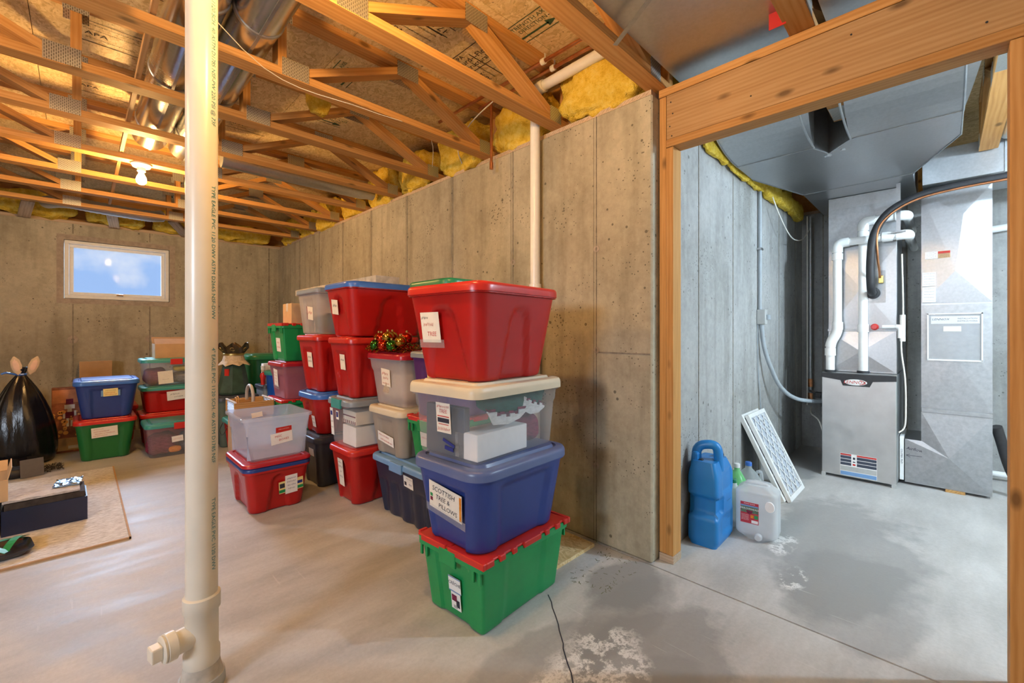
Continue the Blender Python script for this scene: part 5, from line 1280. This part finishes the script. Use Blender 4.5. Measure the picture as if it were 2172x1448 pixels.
# printed box with the toy soldier picture
nb = thing('printed_box', 'tall brown printed box showing a toy soldier and lights', 'box', (-.055, 6.02, 0), .0)
part('carton', box(-.14, .14, -.05, .05, 0, .625, .002, 1), plain('print_brown', (.30, .10, .05), .5, var=.5, scale=14), nb)
def fp(nm, x0, x1, z0, z1, m_, d=.0008): return part(nm, box(x0, x1, -.0505-d, -.0505, z0, z1), m_, nb)
fp('printed_panel', -.135, .135, .02, .14, 'cardboard_pale'); fp('printed_panel', -.135, .06, .48, .605, plain('print_orange', (.50, .20, .09), .5, var=.3, scale=10))
gs = [([(-.045, z0, 0), (.005, z0, 0), (.005, z1, 0), (-.045, z1, 0)], [(0, 1, 2, 3)]) for z0, z1 in ((.255, .33), (.40, .425))]
for (x0, x1, z0, z1, m_) in ((-.055, .015, .42, .46, 'paper_white'), (-.045, .005, .465, .515, 'cloth_wine'), (-.035, -.005, .39, .42, 'paper'), (-.05, .01, .33, .39, 'cloth_wine'), (-.065, -.05, .33, .40, 'paper_white'), (.01, .025, .33, .40, 'paper_white'), (-.042, -.024, .25, .33, 'paper_white'), (-.014, .004, .25, .33, 'paper_white')): fp('printed_figure', x0, x1, z0, z1, m_, .0012)
rnd = random.Random(5)
LG = [xm(lathe([(r_, 0), (r_*.8, .001)], 10), face_m((rnd.uniform(-.13, .1), -.0512, rnd.uniform(.15, .40)), (0, -1, 0))) for r_ in [rnd.uniform(.006, .02) for _ in range(26)]]
part('printed_lights', merge(*LG), plain('print_gold', (.85, .42, .12), .5), nb)['kind'] = 'stuff'
fp('barcode', -.03, .04, .035, .065, 'paper_white', .0012)
carton('cardboard_box', 'flat brown cardboard box leaning behind the blue tote', (.12, 6.65, 0), .26, .12, .84, 0, 'cardboard')
# black brush and its tag
bh = thing('black_duster', 'black feathery duster with a dark square tag on the floor', 'duster', (-.42, 5.23, 0), .15)
bp_ = blob('feathers', None, None, (0, 0, 0), (.42, .16, .10), 'black', 3, .03, .8, parent=bh)
part('square_tag', box(-.065, .065, -.002, .002, 0, .14), plain('tag_grey', (.12, .11, .10), .6), bh, (.135, -.095, .004), (-.15, 0, .1))
tn = part('bristles', tinsel(260, .25, .0, .03, .06, .05, .02, 'black', 8), 'black', bh); tn['kind'] = 'stuff'
blob('white_sack', 'crumpled white plastic bag at the left edge by the black bag', 'bag', (-.70, 6.14, 0), (.36, .32, .72), 'felt_white', 14, .05)

# ------------------------------------------------------------------ rug and what lies on it
rg = tag(part('rug', box(-1.6, .195, 3.235, 5.03, 0, .010, .004, 1), 'rug_weave'), 'pale woven rug with a brown bound edge on the concrete floor', 'rug')
part('bound_edge', merge(box(-1.6, .2, 3.225, 3.237, 0, .0108), box(.193, .202, 3.225, 5.04, 0, .0108)), 'cardboard', rg)
nbx = thing('navy_box', 'long open navy box packed with folded paper on the rug', 'box', (-.145, 3.86, .0105), .02)
sx, sy, sz, w_ = .345, .27, .142, .006
part('carton', merge(box(-sx/2, sx/2, -sy/2, sy/2, 0, w_), box(-sx/2, sx/2, -sy/2, -sy/2+w_, w_, sz), box(-sx/2, sx/2, sy/2-w_, sy/2, w_, sz), box(-sx/2, -sx/2+w_, -sy/2+w_, sy/2-w_, w_, sz), box(sx/2-w_, sx/2, -sy/2+w_, sy/2-w_, w_, sz)), P_NAVY, nbx)
def sheet(name, label, cat, c, sx, sy, th, mat, rz, seed, amp=.008, n=14):
    rings = []
    top = [[(-sx/2+sx*i/n, -sy/2+sy*j/n, th+amp*mnoise.noise(Vector((i*.5+seed, j*.5, seed)))) for i in range(n+1)] for j in range(n+1)]
    V = [p for r in top for p in r]+[(x, y, 0) for r in top for x, y, z in r]
    m1 = (n+1)*(n+1); F = []
    for j in range(n):
        for i in range(n):
            q = j*(n+1)+i; F.append((q, q+1, q+n+2, q+n+1)); F.append((m1+q, m1+q+n+1, m1+q+n+2, m1+q+1))
    for i in range(n):
        F.append((i, m1+i, m1+i+1, i+1)); q = n*(n+1)+i; F.append((q, q+1, m1+q+1, m1+q))
        q = i*(n+1); F.append((q, q+n+1, m1+q+n+1, m1+q)); q = i*(n+1)+n; F.append((q, m1+q, m1+q+n+1, q+n+1))
    return tag(part(name, (V, F), mat, None, c, (0, 0, rz), smooth=True), label, cat)
sheet('padding_stack', 'dark brown folded padding lying in the navy box', 'padding', (-.145, 3.86, .125), .325, .25, .060, plain('dark_felt', (.05, .04, .035), .9, var=.4), .02, 3, .008)
sheet('folded_cloth', 'faded grey folded cloth on top of the navy box', 'cloth', (-.160, 3.865, .190), .31, .25, .012, 'denim_grey', .02, 6, .006)
sheet('foil_pouch', 'crinkled shiny blue foil pouch on the navy box', 'pouch', (-.055, 3.92, .206), .12, .17, .008, metal('blue_foil', (.35, .50, .70), .2), -.1, 9, .012)
cb = carton('cardboard_box', 'open cardboard box with ornaments at the left edge of the rug', (-.40, 3.86, .205), .20, .26, .12, .08, 'cardboard_pale', (('+x', 1.35, .07), ('+y', .9, .07)), False)
part('shipping_label', box(-.04, .04, -.1312, -.1304, .03, .07), 'paper_white', cb)
for k, (x, y, m_) in enumerate(((.04, -.05, 'bauble_green'), (.05, .03, 'bauble_green'), (-.03, -.03, 'bauble_red'))):
    tag(part('ornament', SPH, m_, None, (-.40+x, 3.86+y, .246), smooth=True), 'shiny %s ornament in the open box at the left edge' % ('teal green near' if k == 0 else 'teal green far' if k == 1 else 'red'), 'ornament')
sup = carton('cardboard_box', 'low cardboard box beneath the box of ornaments on the rug', (-.46, 3.87, .0105), .26, .28, .190, 0, 'cardboard')
tb = thing('gift_tray', 'dark oval tray with green and red ribbon at the lower left edge', 'tray', (-.335, 3.43, .0105), .15)
rr_ = lambda a_, b_, z: [(x, y, z) for (x, y, *_) in rrect(a_, b_, .06, 8, 6)]
part('tray', loft([rr_(.13, .10, 0), rr_(.145, .115, .012), rr_(.155, .125, .03), rr_(.150, .12, .03), rr_(.135, .105, .014)]), plain('tray_dark', (.05, .05, .06), .2), tb, smooth=True, autos=math.radians(50))
for k, (p0, p1, m_) in enumerate((((-.13, -.06), (.13, .09), 'plastic_green'), ((-.15, .02), (.12, .07), 'plastic_red_lid'), ((-.12, .09), (.06, -.09), 'plastic_green'), ((.05, -.08), (.14, .10), 'plastic_green'))):
    d = Vector(p1)-Vector(p0); L_ = d.length
    part('ribbon', loft([[(L_*q/8-L_/2, -.016, .05+.03*math.sin(PI*q/8)), (L_*q/8-L_/2, .016, .05+.03*math.sin(PI*q/8)), (L_*q/8-L_/2, .016, .052+.03*math.sin(PI*q/8)), (L_*q/8-L_/2, -.016, .052+.03*math.sin(PI*q/8))] for q in range(9)]), m_, tb, ((p0[0]+p1[0])/2, (p0[1]+p1[1])/2, -.015), (0, 0, math.atan2(d.y, d.x)))
# plywood offcut by the wall
pw = tag(part('plywood_sheet', box(1.60, 1.965, 1.335, 1.93, 0, .018), 'osb'), 'plywood offcut lying on the floor beside the front stack', 'board')
# debris
dbr = tag(part('pine_needles', tinsel(90, 1.82, 1.17, .0015, .20, .12, .001, 'ink', 21), plain('needle', (.14, .14, .08), .8)), 'scattered dry needles on the floor by the wall end', 'needles', kind='stuff')
dbr.scale = (1, 1, .12)
# ------------------------------------------------------------------ by the pale wall in the utility side
wc_ = thing('water_container', 'tall bright blue water container with a moulded handle and black cap', 'water container', (2.515, .928, 0), .03)
# upright profile in x-z, extruded across y with rounded edges and grip notches
a, b = .138, .080
rings = []
for k in range(41):
    z = .455*k/40
    nx = sstep(.16, .185, z)*sstep(.285, .26, z)          # waist on the narrow side
    sx = a*(1-.03*sstep(.05, 0, z))-.010*nx; sy = b-.012*sstep(.03, 0, z)
    xo = 0.0
    if z > .36: q_ = ((z-.36)/.095)**1.4; sx -= .036*q_; xo = -.022*q_; sy -= .018*q_
    ring = []
    for (x, y, ex, ey, sd, s) in rrect(sx, sy, .022, 18, 6):
        dep = 0
        if sd == '-x' or (sd == 'c' and x < 0): dep = .026*sstep(.150, .175, z)*sstep(.275, .25, z)
        if sd == '-y': dep = .020*sstep(.165, .18, z)*sstep(.265, .25, z)*sstep(.05, .035, abs(s+.085))+.006*sstep(.055, .06, z)*sstep(.155, .15, z)*sstep(.09, .08, abs(s-.03))+.008*sstep(.27, .28, z)*sstep(.40, .39, z)*sstep(.085, .075, abs(s-.035))
        if sd == '+x': dep = .014*sstep(.165, .18, z)*sstep(.265, .25, z)
        ring.append((x-ex*dep+xo, y-ey*dep, z))
    rings.append(ring)
part('body', loft(rings), P_WATER, wc_, smooth=True, autos=math.radians(50))
part('handle', tube(elbow_path([(-.085, .060, .34), (-.070, .050, .530), (-.045, -.050, .545), (-.030, -.056, .40)], .045, 6), .025, 14), P_WATER, wc_, smooth=True)
part('handle_web', box(-.115, -.045, .030, .066, .33, .50, .014), P_WATER, wc_)
part('cap', xf(lathe([(.026, 0), (.026, .028), (.022, .032)], 18), (.035, -.030, .448), (0, .35, 0)), 'black_rubber', wc_, smooth=True)
part('small_vent', xf(lathe([(.012, 0), (.012, .02)], 12), (-.085, .02, .452), (0, -PI/2, 0)), 'black_rubber', wc_)
for z, s in ((.225, .07), (.15, .05), (.14, .06), (.13, .055)): part('embossed_text', xm(scribble(s, .007, int(z*1000), .0014), face_m((.05, -.0815, z), (0, -1, 0))), P_NAVY, wc_)

def bottle(name, label, c, prof, mat, capm, cap, hnd=None, seg=24, sq=None):
    t = thing(name, label, 'bottle', c)
    g = lathe(prof, seg)
    part('body', g, mat, t, smooth=True, autos=math.radians(60))
    part('cap', lathe([(cap[0], cap[1]), (cap[0], cap[1]+cap[2]), (cap[0]*.9, cap[1]+cap[2]+.003)], 18), capm, t)
    if hnd: part('handle', tube(hnd, .011, 10, 5), mat, t, smooth=True)
    return t
# spring water jug with a printed label
aj = thing('water_jug', 'clear square water jug with a red label and spout at the bottom', 'jug', (2.725, .745, 0), math.radians(6))
rings = []
for k in range(25):
    z = .300*k/24; q = sstep(.0, .035, z)*sstep(.300, .262, z)
    sx, sy = .062+.016*q, .062+.042*q
    rings.append([(x, y, z) for (x, y, *_) in rrect(sx, sy, .032, 8, 6)])
part('body', loft(rings), C_JUG, aj, smooth=True, autos=math.radians(60))
part('water', loft([[(x, y, z) for (x, y, *_) in rrect(.070, .094, .028, 8, 6)] for z in (.03, .10, .19)]), C_BOTTLE, aj, smooth=True, autos=math.radians(60))
part('handle', tube([(-.02, -.05, .285), (-.02, -.045, .305), (-.02, .045, .305), (-.02, .05, .285)], .011, 10, 4), C_JUG, aj, smooth=True)
part('spout', xf(lathe([(.018, 0), (.020, .012), (.016, .03), (.008, .032)], 18), (-.074, -.015, .030), (0, -PI/2, 0)), C_JUG, aj, smooth=True)
part('spout_recess', xf(lathe([(.030, 0), (.028, .004)], 20), (-.0785, -.068, .205), (0, -PI/2, 0), (1, .8, 1.5)), 'paper_white', aj)
lb = put('label_print', box(-.045, .045, -.058, .058, 0, .001), plain('label_red', (.50, .03, .05), .45), aj, face_m((-.0786, .030, .150), (-1, 0, 0)))
part('label_band', box(-.043, .043, .000, .034, .001, .0014), plain('label_landscape', (.10, .17, .10), .5, var=.4, scale=60), lb)
part('label_sky', box(-.043, .043, .034, .042, .001, .0014), 'plastic_sky_lid', lb)
put('lettering', text_geo('ARROWHEAD', .0145), 'paper_white', lb, Matrix.Translation((0, .022, .0020)))
part('shield', ([(-.018, .014, .0018), (.018, .014, .0018), (.012, .000, .0018), (0, -.010, .0018), (-.012, 0, .0018)], [(4, 3, 2, 1, 0)]), 'cloth_wine', lb)
put('lettering', text_geo('SPRING WATER', .008), 'paper_white', lb, Matrix.Translation((0, .050, .0016)))
part('barcode', box(.010, .042, -.054, -.038, .001, .0014), 'paper_white', lb); part('green_seal', box(.024, .042, -.028, -.008, .001, .0014), 'plastic_green', lb); part('fine_print', merge(*[xf(scribble(.036, .004, 60+q, .0009), (-.022, -.012-.007*q, .0016)) for q in range(5)]), 'paper_white', lb)
part('label_tab', box(.006, .020, -.026, -.010, .001, .0014), 'cloth_orange', lb)

GAL = [(.060, 0), (.072, .006), (.075, .03), (.075, .15), (.070, .18), (.045, .215), (.020, .235), (.018, .25)]
bottle('milk_jug', 'white translucent gallon jug behind the blue water container', (2.80, .90, 0), GAL, C_JUG, 'plastic_green_lid', (.019, .25, .018), [(.03, .045, .21), (.06, .055, .20), (.065, .06, .13), (.06, .05, .09)])
bottle('soap_bottle', 'clear bottle of green liquid among the jugs', (2.955, .93, 0), [(.055, 0), (.062, .006), (.062, .18), (.055, .22), (.024, .275), (.016, .285), (.016, .30)], C_GREEN, 'frame_white', (.018, .30, .022))
bottle('gallon_jug', 'clear gallon jug with a blue cap behind the red label jug', (3.085, .90, 0), [(r*1.04, z*1.16) for r, z in GAL], C_BOTTLE, 'plastic_blue_lid', (.020, .29, .02), [(.03, -.045, .25), (.065, -.055, .24), (.07, -.06, .16), (.06, -.05, .11)])
bottle('short_bottle', 'small pale bottle squeezed beside the blue water container', (2.705, .965, 0), [(.035, 0), (.040, .005), (.040, .12), (.02, .15), (.012, .16)], C_JUG, 'plastic_green_lid', (.013, .16, .015))

# two pleated filters leaning on the wall
def air_filter(label, y0, off):
    t = thing('air_filter', label, 'air filter', (3.59, y0, .012), 0, 'pleated filters against the pale wall')
    w_, h_, d_ = .39, .615, .025
    lean = Matrix.Rotation(-math.radians(26), 4, 'X')
    def lp(nm, g, m_): return part(nm, xm(g, lean), m_, t)
    fw_ = .028
    lp('frame', merge(box(-w_/2, w_/2, 0, d_, 0, fw_), box(-w_/2, w_/2, 0, d_, h_-fw_, h_), box(-w_/2, -w_/2+fw_, 0, d_, fw_, h_-fw_), box(w_/2-fw_, w_/2, 0, d_, fw_, h_-fw_)), 'frame_white')
    n = 26; V = []; F = []
    for i in range(n+1):
        x = -w_/2+fw_+(w_-2*fw_)*i/n; y = .006 if i % 2 else .018
        V += [(x, y, fw_), (x, y, h_-fw_)]
        if i: F.append((2*i-2, 2*i, 2*i+1, 2*i-1))
    lp('pleated_media', (V, F), plain('filter_media', (.52, .56, .62), .9))
    gs = []
    x0, x1, z0, z1 = -w_/2+fw_, w_/2-fw_, fw_, h_-fw_
    for sl in (1.15, -1.15):
        for k in range(-6, 12):
            c0 = z0+k*.115
            pts = []
            for x in (x0, x1):
                pts.append((x, c0+sl*(x-x0) if sl > 0 else c0+sl*(x-x1)))
            (xa, za), (xb, zb) = pts
            def clip(xa, za, xb, zb):
                for lim, s in ((z0, 1), (z1, -1)):
                    if s*(za-lim) < 0 and s*(zb-lim) < 0: return None
                    if s*(za-lim) < 0: tq = (lim-za)/(zb-za); xa, za = xa+(xb-xa)*tq, lim
                    if s*(zb-lim) < 0: tq = (lim-za)/(zb-za); xb, zb = xa+(xb-xa)*tq, lim
                return xa, za, xb, zb
            r = clip(xa, za, xb, zb)
            if r:
                xa, za, xb, zb = r; dx, dz = xb-xa, zb-za; L_ = math.hypot(dx, dz)
                if L_ < .02: continue
                px, pz = -dz/L_*.004, dx/L_*.004
                v = [(xa+px, .001, za+pz), (xa-px, .001, za-pz), (xb-px, .001, zb-pz), (xb+px, .001, zb+pz), (xa+px, .004, za+pz), (xa-px, .004, za-pz), (xb-px, .004, zb-pz), (xb+px, .004, zb+pz)]
                gs.append((v, [(0, 1, 2, 3), (7, 6, 5, 4), (0, 4, 5, 1), (1, 5, 6, 2), (2, 6, 7, 3), (3, 7, 4, 0)]))
    lp('lattice', merge(*gs), 'frame_white')
    return t
air_filter('front white pleated air filter leaning on the pale wall', .724, 0)
f2 = air_filter('rear white pleated air filter leaning behind the first one', .757, 0)
f2.location.x -= .035
for o in bpy.data.objects:
    if 'H' in o: del o['H']
